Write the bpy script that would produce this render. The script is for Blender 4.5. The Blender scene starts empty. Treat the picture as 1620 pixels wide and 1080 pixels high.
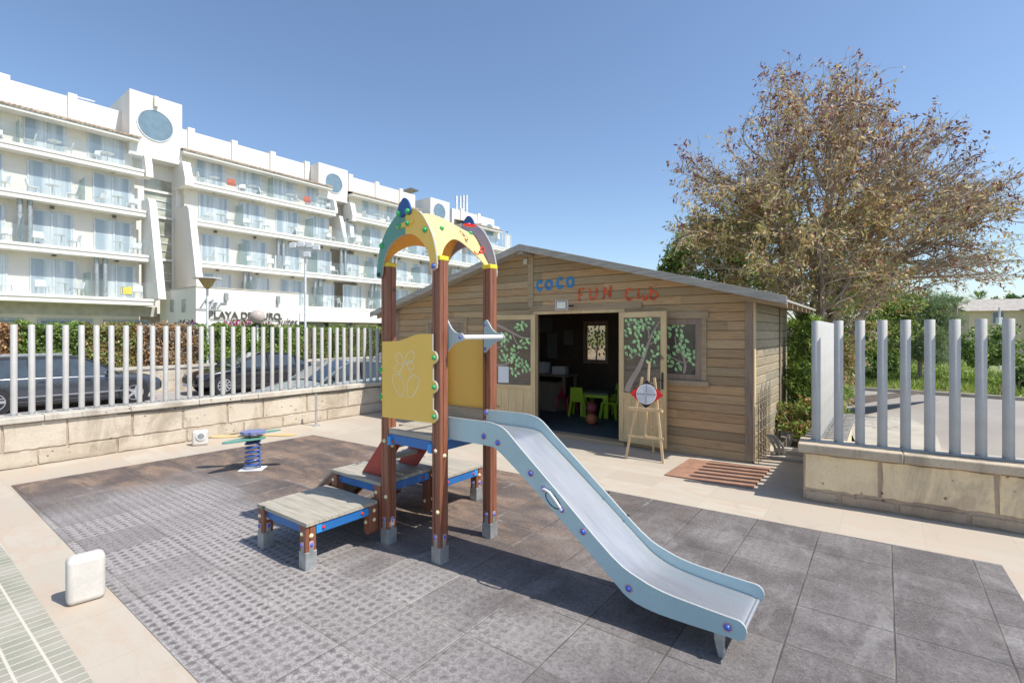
import bpy, bmesh, math, random
import numpy as np
from mathutils import Vector, Matrix
random.seed(7); RNG = np.random.default_rng(7)
C = bpy.context.scene.collection
R = math.radians
# ---------------------------------------------------------------- camera, sky, sun, exposure
F, H, HY = 790.0, 1.75, 527.0
cam = bpy.data.objects.new('camera', bpy.data.cameras.new('camera')); C.objects.link(cam)
cam.location = (0, 0, H); cam.rotation_euler = (R(90), 0, 0)
cam.data.sensor_width = 36; cam.data.lens = F/1620*36; cam.data.shift_y = -13/1620
cam.data.clip_start = .05; cam.data.clip_end = 3000
bpy.context.scene.camera = cam
SUN_EL, SUN_DIR = R(55), Vector((.90, -.44))            # where the sun stands, seen from the ground
w = bpy.data.worlds.new('World'); bpy.context.scene.world = w; w.use_nodes = True
nt = w.node_tree; bg = nt.nodes['Background']; sk = nt.nodes.new('ShaderNodeTexSky')
sk.sky_type = 'NISHITA'; sk.sun_disc = False; sk.sun_elevation = SUN_EL
sk.sun_rotation = math.atan2(SUN_DIR.x, SUN_DIR.y)
sk.air_density = 1.0; sk.dust_density = .8; sk.ozone_density = 3.2; sk.altitude = 0
nt.links.new(sk.outputs[0], bg.inputs[0]); bg.inputs[1].default_value = .104
sun = bpy.data.objects.new('sun', bpy.data.lights.new('sun', 'SUN')); C.objects.link(sun)
sun.data.energy = 3.1; sun.data.angle = R(.5); sun.data.color = (1, .955, .885)
sd = SUN_DIR.normalized()
sun.rotation_euler = Vector((sd.x*math.cos(SUN_EL), sd.y*math.cos(SUN_EL), math.sin(SUN_EL))).to_track_quat('Z', 'Y').to_euler()
vs = bpy.context.scene.view_settings
vs.view_transform = 'Standard'; vs.look = 'None'; vs.exposure = .84; vs.gamma = 1
# ---------------------------------------------------------------- frames
U = Vector((.8018, -.5976, 0)); V = Vector((.5976, .8018, 0)); ANG = math.atan2(U.y, U.x)
HD = Vector((.614, .789, 0)); HN = Vector((-.789, .614, 0)); HANG = math.atan2(HD.y, HD.x)
def G(px, py, z=0):
    Y = F*(H-z)/(py-HY); return Vector(((px-810)/F*Y, Y, z))
def W(px, py, Y): return Vector(((px-810)/F*Y, Y, H-(py-HY)/F*Y))
def along(px, P, D):
    r = (px-810)/F; return (r*P.y-P.x)/(D.x-D.y*r)
# ---------------------------------------------------------------- mesh helper
class MB:
    def __init__(s): s.v=[]; s.f=[]; s.m=[]
    def add(s, vs, fs, mi=0):
        b=len(s.v); s.v += [tuple(p) for p in vs]; s.f += [tuple(i+b for i in f) for f in fs]; s.m += [mi]*len(fs); return s
    def box(s, x0,x1,y0,y1,z0,z1, mi=0):
        return s.add([(x0,y0,z0),(x1,y0,z0),(x1,y1,z0),(x0,y1,z0),(x0,y0,z1),(x1,y0,z1),(x1,y1,z1),(x0,y1,z1)],
              [(0,3,2,1),(4,5,6,7),(0,1,5,4),(1,2,6,5),(2,3,7,6),(3,0,4,7)], mi)
    def bar(s, a, b, w, h, up=(0,0,1), mi=0):
        a=Vector(a); b=Vector(b); d=(b-a).normalized(); up=Vector(up)
        sx=d.cross(up)
        if sx.length<1e-4: sx=d.cross(Vector((0,1,0)))
        sx.normalize(); sy=sx.cross(d).normalized(); sx*=w/2; sy*=h/2
        vs=[a-sx-sy,a+sx-sy,a+sx+sy,a-sx+sy,b-sx-sy,b+sx-sy,b+sx+sy,b-sx+sy]
        return s.add(vs,[(0,3,2,1),(4,5,6,7),(0,1,5,4),(1,2,6,5),(2,3,7,6),(3,0,4,7)],mi)
    def prism(s, pts, ext, mi=0, mside=None):
        n=len(pts); e=Vector(ext); p=[Vector(q) for q in pts]
        nrm=Vector((0,0,0))
        for i in range(n): nrm += (p[i]-p[0]).cross(p[(i+1)%n]-p[0])
        if nrm.dot(e)<0: p=p[::-1]
        vs=p+[q+e for q in p]; b=len(s.v)
        s.v += [tuple(q) for q in vs]
        s.f.append(tuple(b+i for i in reversed(range(n)))); s.f.append(tuple(b+n+i for i in range(n))); s.m += [mi,mi]
        for i in range(n):
            j=(i+1)%n; s.f.append((b+i,b+j,b+n+j,b+n+i)); s.m.append(mi if mside is None else mside)
        return s
    def xz(s, pts, y0, y1, mi=0, mside=None): return s.prism([(x,y0,z) for x,z in pts],(0,y1-y0,0),mi,mside)
    def yz(s, pts, x0, x1, mi=0, mside=None): return s.prism([(x0,y,z) for y,z in pts],(x1-x0,0,0),mi,mside)
    def xy(s, pts, z0, z1, mi=0, mside=None): return s.prism([(x,y,z0) for x,y in pts],(0,0,z1-z0),mi,mside)
    def tube(s, path, r, n=8, mi=0, closed=False):
        P=[Vector(p) for p in path]; m=len(P); b=len(s.v); ref=None
        rr=r if hasattr(r,'__len__') else [r]*m
        for i in range(m):
            if closed: t=(P[(i+1)%m]-P[i-1])
            else: t=P[min(i+1,m-1)]-P[max(i-1,0)]
            t.normalize()
            if ref is None: ref=t.orthogonal().normalized()
            ref=(ref-t*ref.dot(t)); ref = ref.normalized() if ref.length>1e-5 else t.orthogonal().normalized()
            bn=t.cross(ref)
            for k in range(n):
                a=2*math.pi*k/n; q=P[i]+(ref*math.cos(a)+bn*math.sin(a))*rr[i]; s.v.append(tuple(q))
        for i in range(m if closed else m-1):
            j=(i+1)%m
            for k in range(n):
                l=(k+1)%n; s.f.append((b+i*n+k,b+i*n+l,b+j*n+l,b+j*n+k)); s.m.append(mi)
        if not closed and n>2:
            s.f.append(tuple(b+k for k in reversed(range(n)))); s.f.append(tuple(b+(m-1)*n+k for k in range(n))); s.m += [mi,mi]
        return s
    def lathe(s, prof, c=(0,0,0), n=20, ax=(0,0,1), mi=0):
        ax=Vector(ax).normalized(); e1=ax.orthogonal().normalized(); e2=ax.cross(e1); c=Vector(c); b=len(s.v); m=len(prof)
        for r,z in prof:
            for k in range(n):
                a=2*math.pi*k/n; s.v.append(tuple(c+ax*z+(e1*math.cos(a)+e2*math.sin(a))*r))
        for i in range(m-1):
            for k in range(n):
                l=(k+1)%n; s.f.append((b+i*n+k,b+i*n+l,b+(i+1)*n+l,b+(i+1)*n+k)); s.m.append(mi)
        s.f.append(tuple(b+k for k in reversed(range(n)))); s.f.append(tuple(b+(m-1)*n+k for k in range(n))); s.m += [mi,mi]
        return s
    def ball(s, c, r, n=12, sc=(1,1,1), mi=0):
        c=Vector(c); b=len(s.v); m=n//2
        s.v.append(tuple(c+Vector((0,0,-r*sc[2]))))
        for i in range(1,m):
            th=math.pi*i/m-math.pi/2
            for k in range(n):
                a=2*math.pi*k/n; s.v.append(tuple(c+Vector((r*sc[0]*math.cos(th)*math.cos(a),r*sc[1]*math.cos(th)*math.sin(a),r*sc[2]*math.sin(th)))))
        s.v.append(tuple(c+Vector((0,0,r*sc[2])))); t=len(s.v)-1
        for k in range(n):
            l=(k+1)%n; s.f.append((b,b+1+l,b+1+k)); s.m.append(mi); s.f.append((t,b+1+(m-2)*n+k,b+1+(m-2)*n+l)); s.m.append(mi)
            for i in range(m-2): s.f.append((b+1+i*n+k,b+1+i*n+l,b+1+(i+1)*n+l,b+1+(i+1)*n+k)); s.m.append(mi)
        return s
    def build(s, name, mats, parent=None, smooth=False, bevel=0, seg=2, sharp=35):
        me=bpy.data.meshes.new(name); me.from_pydata(s.v,[],s.f)
        if not isinstance(mats,(list,tuple)): mats=[mats]
        for m in mats: me.materials.append(m)
        me.polygons.foreach_set('material_index', s.m)
        bm=bmesh.new(); bm.from_mesh(me); bmesh.ops.recalc_face_normals(bm, faces=bm.faces)
        if smooth:
            for e in bm.edges:
                if len(e.link_faces)==2 and e.calc_face_angle(0)>R(sharp): e.smooth=False
            for fc in bm.faces: fc.smooth=True
        bm.to_mesh(me); bm.free()
        o=bpy.data.objects.new(name, me); C.objects.link(o)
        if parent: o.parent=parent
        if bevel:
            md=o.modifiers.new('bevel','BEVEL'); md.width=bevel; md.segments=seg; md.limit_method='ANGLE'; md.angle_limit=R(40)
        return o
def thing(name, label, cat, loc=(0,0,0), rz=0, group=None):
    o=bpy.data.objects.new(name,None); C.objects.link(o); o.empty_display_size=.2
    o.location=loc; o.rotation_euler=(0,0,rz); o['label']=label; o['category']=cat
    if group: o['group']=group
    return o
def tag(o, label, cat, group=None):
    o['label']=label; o['category']=cat
    if group: o['group']=group
    return o
def struct(o, kind='structure'): o['kind']=kind; return o
def kids(o): return [c for c in bpy.data.objects if c.parent is o]
def dup(root, loc, rz, label, group=None):
    def cp(o, par):
        c=o.copy(); C.objects.link(c)
        if par: c.parent=par
        for k in kids_of[o.name]: cp(k, c)
        return c
    kids_of={}
    def walk(o):
        kids_of[o.name]=[c for c in bpy.data.objects if c.parent is o]
        for k in kids_of[o.name]: walk(k)
    walk(root); r=cp(root,None); r.location=loc; r.rotation_euler=(0,0,rz); r['label']=label
    if group: r['group']=group
    return r
# ---------------------------------------------------------------- materials
def newmat(name):
    m=bpy.data.materials.new(name); m.use_nodes=True; return m, m.node_tree, m.node_tree.nodes['Principled BSDF']
def N(t, typ, **kw):
    n=t.nodes.new(typ)
    for k,val in kw.items():
        if k in n.inputs: n.inputs[k].default_value=val
        else: setattr(n,k,val)
    return n
def math_(t, op, a, b=None, c=None):
    n=t.nodes.new('ShaderNodeMath'); n.operation=op
    for i,x in enumerate((a,b,c)):
        if x is None: continue
        if hasattr(x,'node'): t.links.new(x,n.inputs[i])
        else: n.inputs[i].default_value=x
    return n.outputs[0]
def mixc(t, fac, a, b, blend='MIX'):
    n=t.nodes.new('ShaderNodeMix'); n.data_type='RGBA'; n.blend_type=blend; n.clamp_factor=True
    for s,x in ((0,fac),(6,a),(7,b)):
        if hasattr(x,'node'): t.links.new(x,n.inputs[s])
        elif s==0: n.inputs[0].default_value=x
        else: n.inputs[s].default_value=(*x,1) if len(x)==3 else x
    return n.outputs[2]
def ramp(t, x, a, b):     # smooth 0..1 as x goes a..b
    n=t.nodes.new('ShaderNodeMapRange'); n.interpolation_type='SMOOTHSTEP'
    t.links.new(x,n.inputs[0]); n.inputs[1].default_value=a; n.inputs[2].default_value=b; return n.outputs[0]
def objc(t, scale=(1,1,1)):
    tc=t.nodes.new('ShaderNodeTexCoord'); mp=t.nodes.new('ShaderNodeMapping'); mp.inputs['Scale'].default_value=scale
    t.links.new(tc.outputs['Object'],mp.inputs['Vector']); return mp.outputs[0]
def noise(t, vec, scale, detail=4, rough=.55, dist=0):
    n=N(t,'ShaderNodeTexNoise',Scale=scale,Detail=detail,Roughness=rough,Distortion=dist); t.links.new(vec,n.inputs['Vector']); return n.outputs['Fac']
def bump(t, bs, h, strength=.3, dist=.01):
    n=N(t,'ShaderNodeBump',Strength=strength,Distance=dist); t.links.new(h,n.inputs['Height']); t.links.new(n.outputs[0],bs.inputs['Normal'])
def sep(t, vec):
    n=t.nodes.new('ShaderNodeSeparateXYZ'); t.links.new(vec,n.inputs[0]); return n.outputs
def wn(t, vec):
    n=t.nodes.new('ShaderNodeTexWhiteNoise'); t.links.new(vec,n.inputs['Vector']); return n.outputs['Value']
def comb(t, x, y, z=0):
    n=t.nodes.new('ShaderNodeCombineXYZ')
    for i,q in enumerate((x,y,z)):
        if hasattr(q,'node'): t.links.new(q,n.inputs[i])
        else: n.inputs[i].default_value=q
    return n.outputs[0]
def simple(name, col, rough=.5, metal=0, var=.12, vs=3, fine=.06, fs=60, bmp=.05, alpha=None, coat=0):
    m,t,b=newmat(name); oc=objc(t)
    a=noise(t,oc,vs); f=noise(t,oc,fs,2)
    d=tuple(max(0,c*(1-var)) for c in col); l=tuple(min(1,c*(1+var)) for c in col)
    c1=mixc(t, ramp(t,a,.3,.7), d, l)
    c2=mixc(t, math_(t,'MULTIPLY',ramp(t,f,.35,.65),fine*2), c1, tuple(x*.5 for x in col))
    t.links.new(c2,b.inputs['Base Color'])
    r=t.nodes.new('ShaderNodeMapRange'); t.links.new(a,r.inputs[0]); r.inputs[3].default_value=max(0,rough-.08); r.inputs[4].default_value=min(1,rough+.08)
    t.links.new(r.outputs[0],b.inputs['Roughness']); b.inputs['Metallic'].default_value=metal
    if coat: b.inputs['Coat Weight'].default_value=coat
    if bmp: bump(t,b,f,bmp,.004)
    return m
def glass(name, tint=(.9,.95,.95), opac=.12, gloss=.9, rough=.02):
    m=bpy.data.materials.new(name); m.use_nodes=True; t=m.node_tree; t.nodes.clear()
    out=t.nodes.new('ShaderNodeOutputMaterial'); tr=N(t,'ShaderNodeBsdfTransparent'); tr.inputs[0].default_value=(*tint,1)
    gl=N(t,'ShaderNodeBsdfGlossy',Roughness=rough); df=N(t,'ShaderNodeBsdfDiffuse'); df.inputs[0].default_value=(*[c*.75 for c in tint],1)
    fr=N(t,'ShaderNodeFresnel',IOR=1.5)
    m1=t.nodes.new('ShaderNodeMixShader'); m1.inputs[0].default_value=opac; t.links.new(tr.outputs[0],m1.inputs[1]); t.links.new(df.outputs[0],m1.inputs[2])
    m2=t.nodes.new('ShaderNodeMixShader'); t.links.new(math_(t,'MULTIPLY',fr.outputs[0],gloss),m2.inputs[0]); t.links.new(m1.outputs[0],m2.inputs[1]); t.links.new(gl.outputs[0],m2.inputs[2])
    t.links.new(m2.outputs[0],out.inputs[0]); return m
def cladding(name, warm=(.58,.37,.19), grey=(.41,.325,.20), board=.128, seed=0, bias=0, axis='x'):
    m,t,b=newmat(name); oc=objc(t); s=sep(t,oc)
    ax = s[0] if axis=='x' else s[1]
    row=math_(t,'FLOOR',math_(t,'DIVIDE',s[2],board))
    seg=math_(t,'FLOOR',math_(t,'DIVIDE',math_(t,'ADD',ax,math_(t,'MULTIPLY',wn(t,comb(t,row,seed+3.3,1)),4)),2.4))
    rnd=wn(t,comb(t,row,seg,seed)); rnd2=wn(t,comb(t,seg,row,seed+5))
    vec=comb(t,math_(t,'MULTIPLY',ax,1.3),math_(t,'MULTIPLY',row,7.31),math_(t,'MULTIPLY',s[2],26))
    g=noise(t,vec,3.2,6,.65,.4); big=noise(t,oc,1.1,3)
    vec2=comb(t,math_(t,'MULTIPLY',ax,4),math_(t,'MULTIPLY',row,3.7),math_(t,'MULTIPLY',s[2],14))
    k=noise(t,vec2,1.6,3,.5,1.2)
    c=mixc(t, ramp(t,math_(t,'ADD',math_(t,'MULTIPLY',rnd,.75),math_(t,'MULTIPLY',big,.5)),.35+bias,.95+bias), warm, grey)
    c=mixc(t, ramp(t,g,.35,.75), c, tuple(x*.62 for x in warm))
    c=mixc(t, math_(t,'MULTIPLY',ramp(t,g,.30,.12),.45), c, (.68,.54,.36))
    c=mixc(t, ramp(t,k,.70,.78), c, (.075,.042,.022))
    br=math_(t,'ADD',.80,math_(t,'MULTIPLY',rnd2,.34))
    vv=t.nodes.new('ShaderNodeHueSaturation'); t.links.new(c,vv.inputs['Color']); t.links.new(br,vv.inputs['Value'])
    t.links.new(vv.outputs[0],b.inputs['Base Color']); b.inputs['Roughness'].default_value=.78
    bump(t,b,g,.35,.004); return m
def planks(name, col, dark, axis='x', scale=1.0, rough=.75):   # sawn timber with long grain
    m,t,b=newmat(name); st={'x':(1.5,22,22),'y':(22,1.5,22),'z':(22,22,1.5)}[axis]
    oc=objc(t,tuple(q*scale for q in st)); g=noise(t,oc,1.6,6,.65,.6); big=noise(t,objc(t),2.2,3)
    kn=noise(t,objc(t,tuple(3 if q>2 else 1.6 for q in st)),2.6,2,.4,.8)
    c=mixc(t, ramp(t,g,.35,.7), col, dark); c=mixc(t, math_(t,'MULTIPLY',ramp(t,big,.4,.7),.4), c, tuple(x*.7 for x in col))
    c=mixc(t, ramp(t,kn,.73,.80), c, tuple(x*.3 for x in dark))
    t.links.new(c,b.inputs['Base Color']); b.inputs['Roughness'].default_value=rough; bump(t,b,g,.3,.003); return m
M={}
M['white']=simple('white_render',(.76,.735,.685),.85,var=.04,vs=.35,fine=.03,fs=8,bmp=.1)
def mat_render(name,col):
    m,t,b=newmat(name); a=noise(t,objc(t,(1.3,1.3,.16)),1.1,6,.65,.4); g=noise(t,objc(t),.35,4); f=noise(t,objc(t),9,3)
    c=mixc(t,math_(t,'MULTIPLY',ramp(t,a,.52,.75),.40),col,tuple(x*y for x,y in zip(col,(.78,.76,.72)))); c=mixc(t,math_(t,'MULTIPLY',ramp(t,g,.45,.7),.25),c,tuple(x*.88 for x in col))
    t.links.new(c,b.inputs['Base Color']); b.inputs['Roughness'].default_value=.85; bump(t,b,f,.08,.01); return m
M['white']=mat_render('white_render',(.79,.765,.715))
M['cream']=simple('cream_render',(.74,.69,.61),.85,var=.07,vs=.4,fine=.03,fs=8,bmp=.1)
M['post']=planks('post_stain',(.29,.11,.06),(.18,.062,.034),'z',1.2,.42)
M['cap']=simple('yellow_cap',(.80,.62,.04),.4)
M['mustard']=simple('mustard_panel',(.86,.55,.11),.42,var=.04,vs=2,fine=.02)
M['yellow']=simple('yellow_roof',(.82,.60,.25),.4,var=.04,vs=2,fine=.02)
M['orange_in']=simple('orange_inside',(.85,.42,.07),.45,var=.03)
M['teal']=simple('teal_panel',(.12,.31,.25),.4,var=.04)
M['navy']=simple('blue_leaf',(.02,.085,.30),.35,var=.05)
M['purple']=simple('violet_panel',(.25,.26,.44),.4,var=.08)
M['paleblue']=simple('pale_blue_panel',(.42,.575,.60),.38,var=.05,vs=2.5,fine=.03)
M['edge']=simple('panel_edge',(.40,.41,.40),.5,var=.03)
M['steel']=simple('slide_steel',(.62,.61,.60),.36,.75,var=.10,vs=5,fine=.03,fs=140,bmp=.06)
def mat_chute():
    m,t,b=newmat('brushed_slide_steel'); g=noise(t,objc(t,(.8,30,.8)),3,5,.7); a=noise(t,objc(t,(1,3,1)),2.2,4); sp_=noise(t,objc(t),38,3,.7)
    c=mixc(t,ramp(t,g,.35,.7),(.60,.60,.60),(.53,.53,.53)); c=mixc(t,math_(t,'MULTIPLY',ramp(t,a,.5,.7),.35),c,(.46,.45,.44)); c=mixc(t,math_(t,'MULTIPLY',ramp(t,sp_,.66,.72),.3),c,(.30,.28,.25))
    t.links.new(c,b.inputs['Base Color']); b.inputs['Metallic'].default_value=.78; t.links.new(math_(t,'ADD',.26,math_(t,'MULTIPLY',a,.28)),b.inputs['Roughness']); bump(t,b,g,.12,.002); return m
M['chute']=mat_chute()
M['galv']=simple('galvanised_steel',(.42,.44,.44),.48,.55,var=.2,vs=9,fine=.12)
M['blue']=simple('blue_beam',(.025,.15,.42),.42,var=.12)
M['cyan']=simple('blue_bracket',(.03,.30,.72),.4,var=.05)
M['green_bolt']=simple('green_bolt',(.04,.42,.13),.3,var=.03,bmp=0)
M['blue_bolt']=simple('blue_bolt',(.05,.13,.50),.3,var=.03,bmp=0)
M['pink']=simple('pink_ring',(.62,.30,.34),.4,var=.03,bmp=0)
M['cream_bolt']=simple('cream_bolt',(.80,.70,.42),.4,var=.03,bmp=0)
M['red']=simple('red_plastic',(.75,.02,.015),.35,var=.05)
M['red_panel']=simple('red_panel',(.38,.045,.03),.5,var=.15)
M['line']=simple('engraved_line',(.92,.80,.52),.6,var=.05)
M['deck']=planks('weathered_deck',(.46,.42,.34),(.30,.27,.21),'x',1.1)
M['spring']=simple('blue_spring',(.05,.12,.36),.35,var=.2)
M['wing']=simple('orange_wing',(.72,.50,.22),.45,var=.06)
M['fence']=simple('fence_paint',(.50,.485,.455),.55,.10,var=.07,vs=5,fine=.05,fs=90)
M['boll']=simple('white_block',(.60,.565,.51),.8,var=.06,vs=9,bmp=.25)
M['dark']=simple('dark_metal',(.05,.05,.055),.5,.3)
M['black']=simple('black_plastic',(.02,.02,.022),.5)
M['pine']=planks('pine_door',(.74,.56,.31),(.58,.41,.20),'z')
M['pineh']=planks('pine_rail',(.74,.56,.31),(.58,.41,.20),'x')
M['easel']=planks('easel_wood',(.72,.52,.30),(.58,.40,.21),'z')
M['frame']=planks('window_wood',(.36,.265,.19),(.23,.165,.12),'z')
M['frameh']=planks('trim_wood',(.46,.34,.21),(.31,.22,.13),'x')
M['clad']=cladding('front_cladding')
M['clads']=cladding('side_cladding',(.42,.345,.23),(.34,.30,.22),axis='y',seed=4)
M['fascia']=planks('grey_fascia',(.46,.425,.365),(.28,.255,.22),'x')
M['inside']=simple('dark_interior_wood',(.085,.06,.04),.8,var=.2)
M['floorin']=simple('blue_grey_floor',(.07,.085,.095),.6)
M['lime']=simple('lime_plastic',(.42,.60,.03),.4,var=.04)
M['pinkc']=simple('pink_plastic',(.55,.03,.08),.4,var=.04)
M['ballo']=simple('orange_rubber',(.42,.13,.05),.6)
M['ballr']=simple('maroon_rubber',(.22,.04,.04),.6)
M['paper']=simple('paper',(.75,.75,.76),.8,var=.02,bmp=0)
M['glass']=glass('pane_glass',(.78,.73,.66),.13,.8)
M['balg']=glass('balcony_glass',(.93,.96,.96),.05,.35)
M['balg2']=glass('divider_glass',(.78,.86,.85),.35,.35)
M['leafp']=simple('leaf_paint',(.42,.68,.30),.6,var=.45,vs=22,bmp=0)
M['twigp']=simple('branch_paint',(.42,.33,.27),.7,var=.15,bmp=0)
M['bluet']=simple('blue_lettering',(.03,.22,.50),.6,var=.25,vs=12)
M['redt']=simple('red_lettering',(.62,.10,.03),.65,var=.35,vs=12)
M['coir']=simple('coir_mat',(.36,.195,.125),.95,var=.18,vs=6,fine=.2,fs=220,bmp=.7)
M['tyre']=simple('tyre',(.02,.02,.022),.85); M['alloy']=simple('alloy',(.62,.63,.65),.3,.7,bmp=0)
M['tile']=simple('roof_tile',(.40,.31,.235),.85,var=.35,vs=6)
M['signd']=simple('sign_dark',(.13,.115,.10),.4,.3); M['signs']=simple('sign_silver',(.45,.46,.48),.3,.6)
M['bark']=planks('bark',(.34,.28,.22),(.22,.18,.14),'z'); M['twig']=simple('twig',(.40,.33,.25),.85)
M['lampg']=simple('lamp_globe',(.50,.42,.36),.15,var=.1); M['lampc']=simple('lamp_cone',(.42,.30,.12),.4)
M['lens']=simple('lamp_lens',(.80,.77,.66),.2)
def leafm(name,col,tr=.25):
    m,t,b=newmat(name); g=t.nodes.new('ShaderNodeNewGeometry')
    c=mixc(t,g.outputs['Random Per Island'],tuple(x*.6 for x in col),tuple(min(1,x*1.45) for x in col))
    t.links.new(c,b.inputs['Base Color']); b.inputs['Roughness'].default_value=.55
    tl=N(t,'ShaderNodeBsdfTranslucent'); t.links.new(c,tl.inputs[0]); mx=t.nodes.new('ShaderNodeMixShader'); mx.inputs[0].default_value=tr
    t.links.new(b.outputs[0],mx.inputs[1]); t.links.new(tl.outputs[0],mx.inputs[2]); t.links.new(mx.outputs[0],t.nodes['Material Output'].inputs[0]); return m
L={}
L['olive']=leafm('olive_leaf',(.38,.33,.12),.45); L['tan']=leafm('tan_leaf',(.62,.49,.27),.45); L['rust']=leafm('rust_leaf',(.46,.24,.10),.35); L['seed']=leafm('seed_pod',(.20,.075,.06),.15)
L['dgreen']=leafm('dark_green',(.085,.15,.04)); L['mgreen']=leafm('mid_green',(.17,.26,.06),.4); L['lgreen']=leafm('light_green',(.30,.40,.085),.4)
L['hgreen']=leafm('hedge_green',(.22,.30,.075)); L['hbrown']=leafm('hedge_brown',(.40,.25,.12)); L['hgrey']=leafm('hedge_grey',(.38,.32,.25)); L['magenta']=leafm('magenta_flower',(.40,.02,.16)); L['bgreen']=leafm('blue_green',(.17,.26,.15),.4)
L['dry']=leafm('dry_grass',(.33,.29,.14)); L['grass']=leafm('grass_blade',(.25,.34,.05),.4)
# ---------------------------------------------------------------- ground sheets
def mat_paving():
    m,t,b=newmat('cream_stone_paving'); oc=objc(t); s=sep(t,oc)
    a,bb=.40,.60
    ix=math_(t,'FLOOR',math_(t,'DIVIDE',s[0],bb)); iy=math_(t,'FLOOR',math_(t,'DIVIDE',s[1],a))
    fx=math_(t,'ABSOLUTE',math_(t,'SUBTRACT',math_(t,'FRACT',math_(t,'DIVIDE',s[0],bb)),.5)); fy=math_(t,'ABSOLUTE',math_(t,'SUBTRACT',math_(t,'FRACT',math_(t,'DIVIDE',s[1],a)),.5))
    j=math_(t,'MAXIMUM',ramp(t,fx,.4935,.499),ramp(t,fy,.490,.498))
    r=wn(t,comb(t,ix,iy,2)); vein=noise(t,objc(t,(1.2,3.2,1)),1.4,7,.6,1.6); fine=noise(t,oc,90,2)
    big=noise(t,oc,.5,3)
    c=mixc(t,r,(.43,.375,.30),(.50,.445,.36)); c=mixc(t,ramp(t,vein,.40,.70),c,(.47,.375,.285)); c=mixc(t,math_(t,'MULTIPLY',ramp(t,big,.45,.7),.35),c,(.43,.38,.315))
    sn=noise(t,oc,2.6,7,.72,1.0); c=mixc(t,math_(t,'MULTIPLY',ramp(t,sn,.54,.70),.40),c,(.36,.31,.25)); c=mixc(t,math_(t,'MULTIPLY',ramp(t,fine,.5,.75),.22),c,(.30,.25,.19)); c=mixc(t,math_(t,'MULTIPLY',j,.55),c,(.36,.30,.23))
    t.links.new(c,b.inputs['Base Color']); b.inputs['Roughness'].default_value=.75; bump(t,b,math_(t,'SUBTRACT',fine,j),.2,.003); return m
def mat_rubber():
    m,t,b=newmat('rubber_tiles'); oc=objc(t); s=sep(t,oc)
    wob=noise(t,oc,3,2)
    tx=math_(t,'DIVIDE',math_(t,'ADD',s[0],.13),.5); ty=math_(t,'DIVIDE',math_(t,'ADD',s[1],.06),.5)
    ix=math_(t,'FLOOR',tx); iy=math_(t,'FLOOR',ty)
    fx=math_(t,'ABSOLUTE',math_(t,'SUBTRACT',math_(t,'FRACT',tx),.5)); fy=math_(t,'ABSOLUTE',math_(t,'SUBTRACT',math_(t,'FRACT',ty),.5))
    jj=math_(t,'MAXIMUM',fx,fy); j=ramp(t,jj,.486,.496)
    r=wn(t,comb(t,ix,iy,1)); big=noise(t,oc,.55,4,.6,.4); mid=noise(t,oc,3.5,6,.7); fine=noise(t,oc,130,3,.7); fin2=noise(t,oc,45,4,.75)
    # wear map: bleached grey towards the camera and the right, brown film in the back left
    bx_=math_(t,'ADD',s[0],math_(t,'MULTIPLY',math_(t,'SUBTRACT',big,.5),2.2)); by_=math_(t,'ADD',s[1],math_(t,'MULTIPLY',math_(t,'SUBTRACT',big,.5),1.6))
    brownm=math_(t,'MAXIMUM',ramp(t,bx_,-3.1,-4.0),math_(t,'MULTIPLY',ramp(t,by_,-.35,.65),ramp(t,bx_,2.2,-.3)))
    base=mixc(t,ramp(t,math_(t,'ADD',mid,math_(t,'MULTIPLY',r,.30)),.42,.88),(.095,.083,.078),(.185,.168,.16))
    # moulded studs under the surface show as a lattice of darker dots
    p=.0715; dx=math_(t,'SUBTRACT',math_(t,'FRACT',math_(t,'DIVIDE',math_(t,'ADD',s[0],math_(t,'MULTIPLY',fin2,.02)),p)),.5); dy=math_(t,'SUBTRACT',math_(t,'FRACT',math_(t,'DIVIDE',math_(t,'ADD',s[1],math_(t,'MULTIPLY',wob,.03)),p)),.5)
    dd=math_(t,'SQRT',math_(t,'ADD',math_(t,'MULTIPLY',dx,dx),math_(t,'MULTIPLY',dy,dy)))
    dot=ramp(t,math_(t,'ADD',dd,math_(t,'MULTIPLY',math_(t,'SUBTRACT',fin2,.5),.30)),.46,.12)
    leftm=math_(t,'MULTIPLY',ramp(t,bx_,2.6,.9),ramp(t,bx_,-4.3,-2.9))
    zone=math_(t,'MAXIMUM',math_(t,'MULTIPLY',leftm,ramp(t,by_,.25,-.65)),math_(t,'MULTIPLY',ramp(t,noise(t,oc,.9,3),.50,.66),.40))
    tv=wn(t,comb(t,ix,iy,7)); zone=math_(t,'MULTIPLY',zone,math_(t,'ADD',.52,math_(t,'MULTIPLY',ramp(t,math_(t,'ADD',math_(t,'MULTIPLY',tv,.55),math_(t,'MULTIPLY',big,.8)),.30,.85),.48)))
    bleach=mixc(t,ramp(t,fine,.38,.62),(.54,.515,.49),(.24,.215,.205))
    c=mixc(t,math_(t,'MULTIPLY',zone,.85),base,bleach)
    c=mixc(t,math_(t,'MULTIPLY',math_(t,'MULTIPLY',dot,zone),math_(t,'ADD',.55,math_(t,'MULTIPLY',ramp(t,mid,.35,.62),.42))),c,(.098,.073,.073))
    brown=mixc(t,ramp(t,noise(t,objc(t,(.8,2.2,1)),1.5,6,.65,.6),.38,.66),(.085,.054,.040),(.30,.19,.115))
    c=mixc(t,math_(t,'MULTIPLY',brownm,.85),c,brown)
    c=mixc(t,math_(t,'MULTIPLY',ramp(t,fine,.48,.70),.55),c,(.36,.34,.325)); wet=noise(t,oc,1.1,4,.65,.5); c=mixc(t,math_(t,'MULTIPLY',ramp(t,wet,.52,.68),math_(t,'SUBTRACT',.6,math_(t,'MULTIPLY',zone,.5))),c,(.085,.068,.066))
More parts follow.
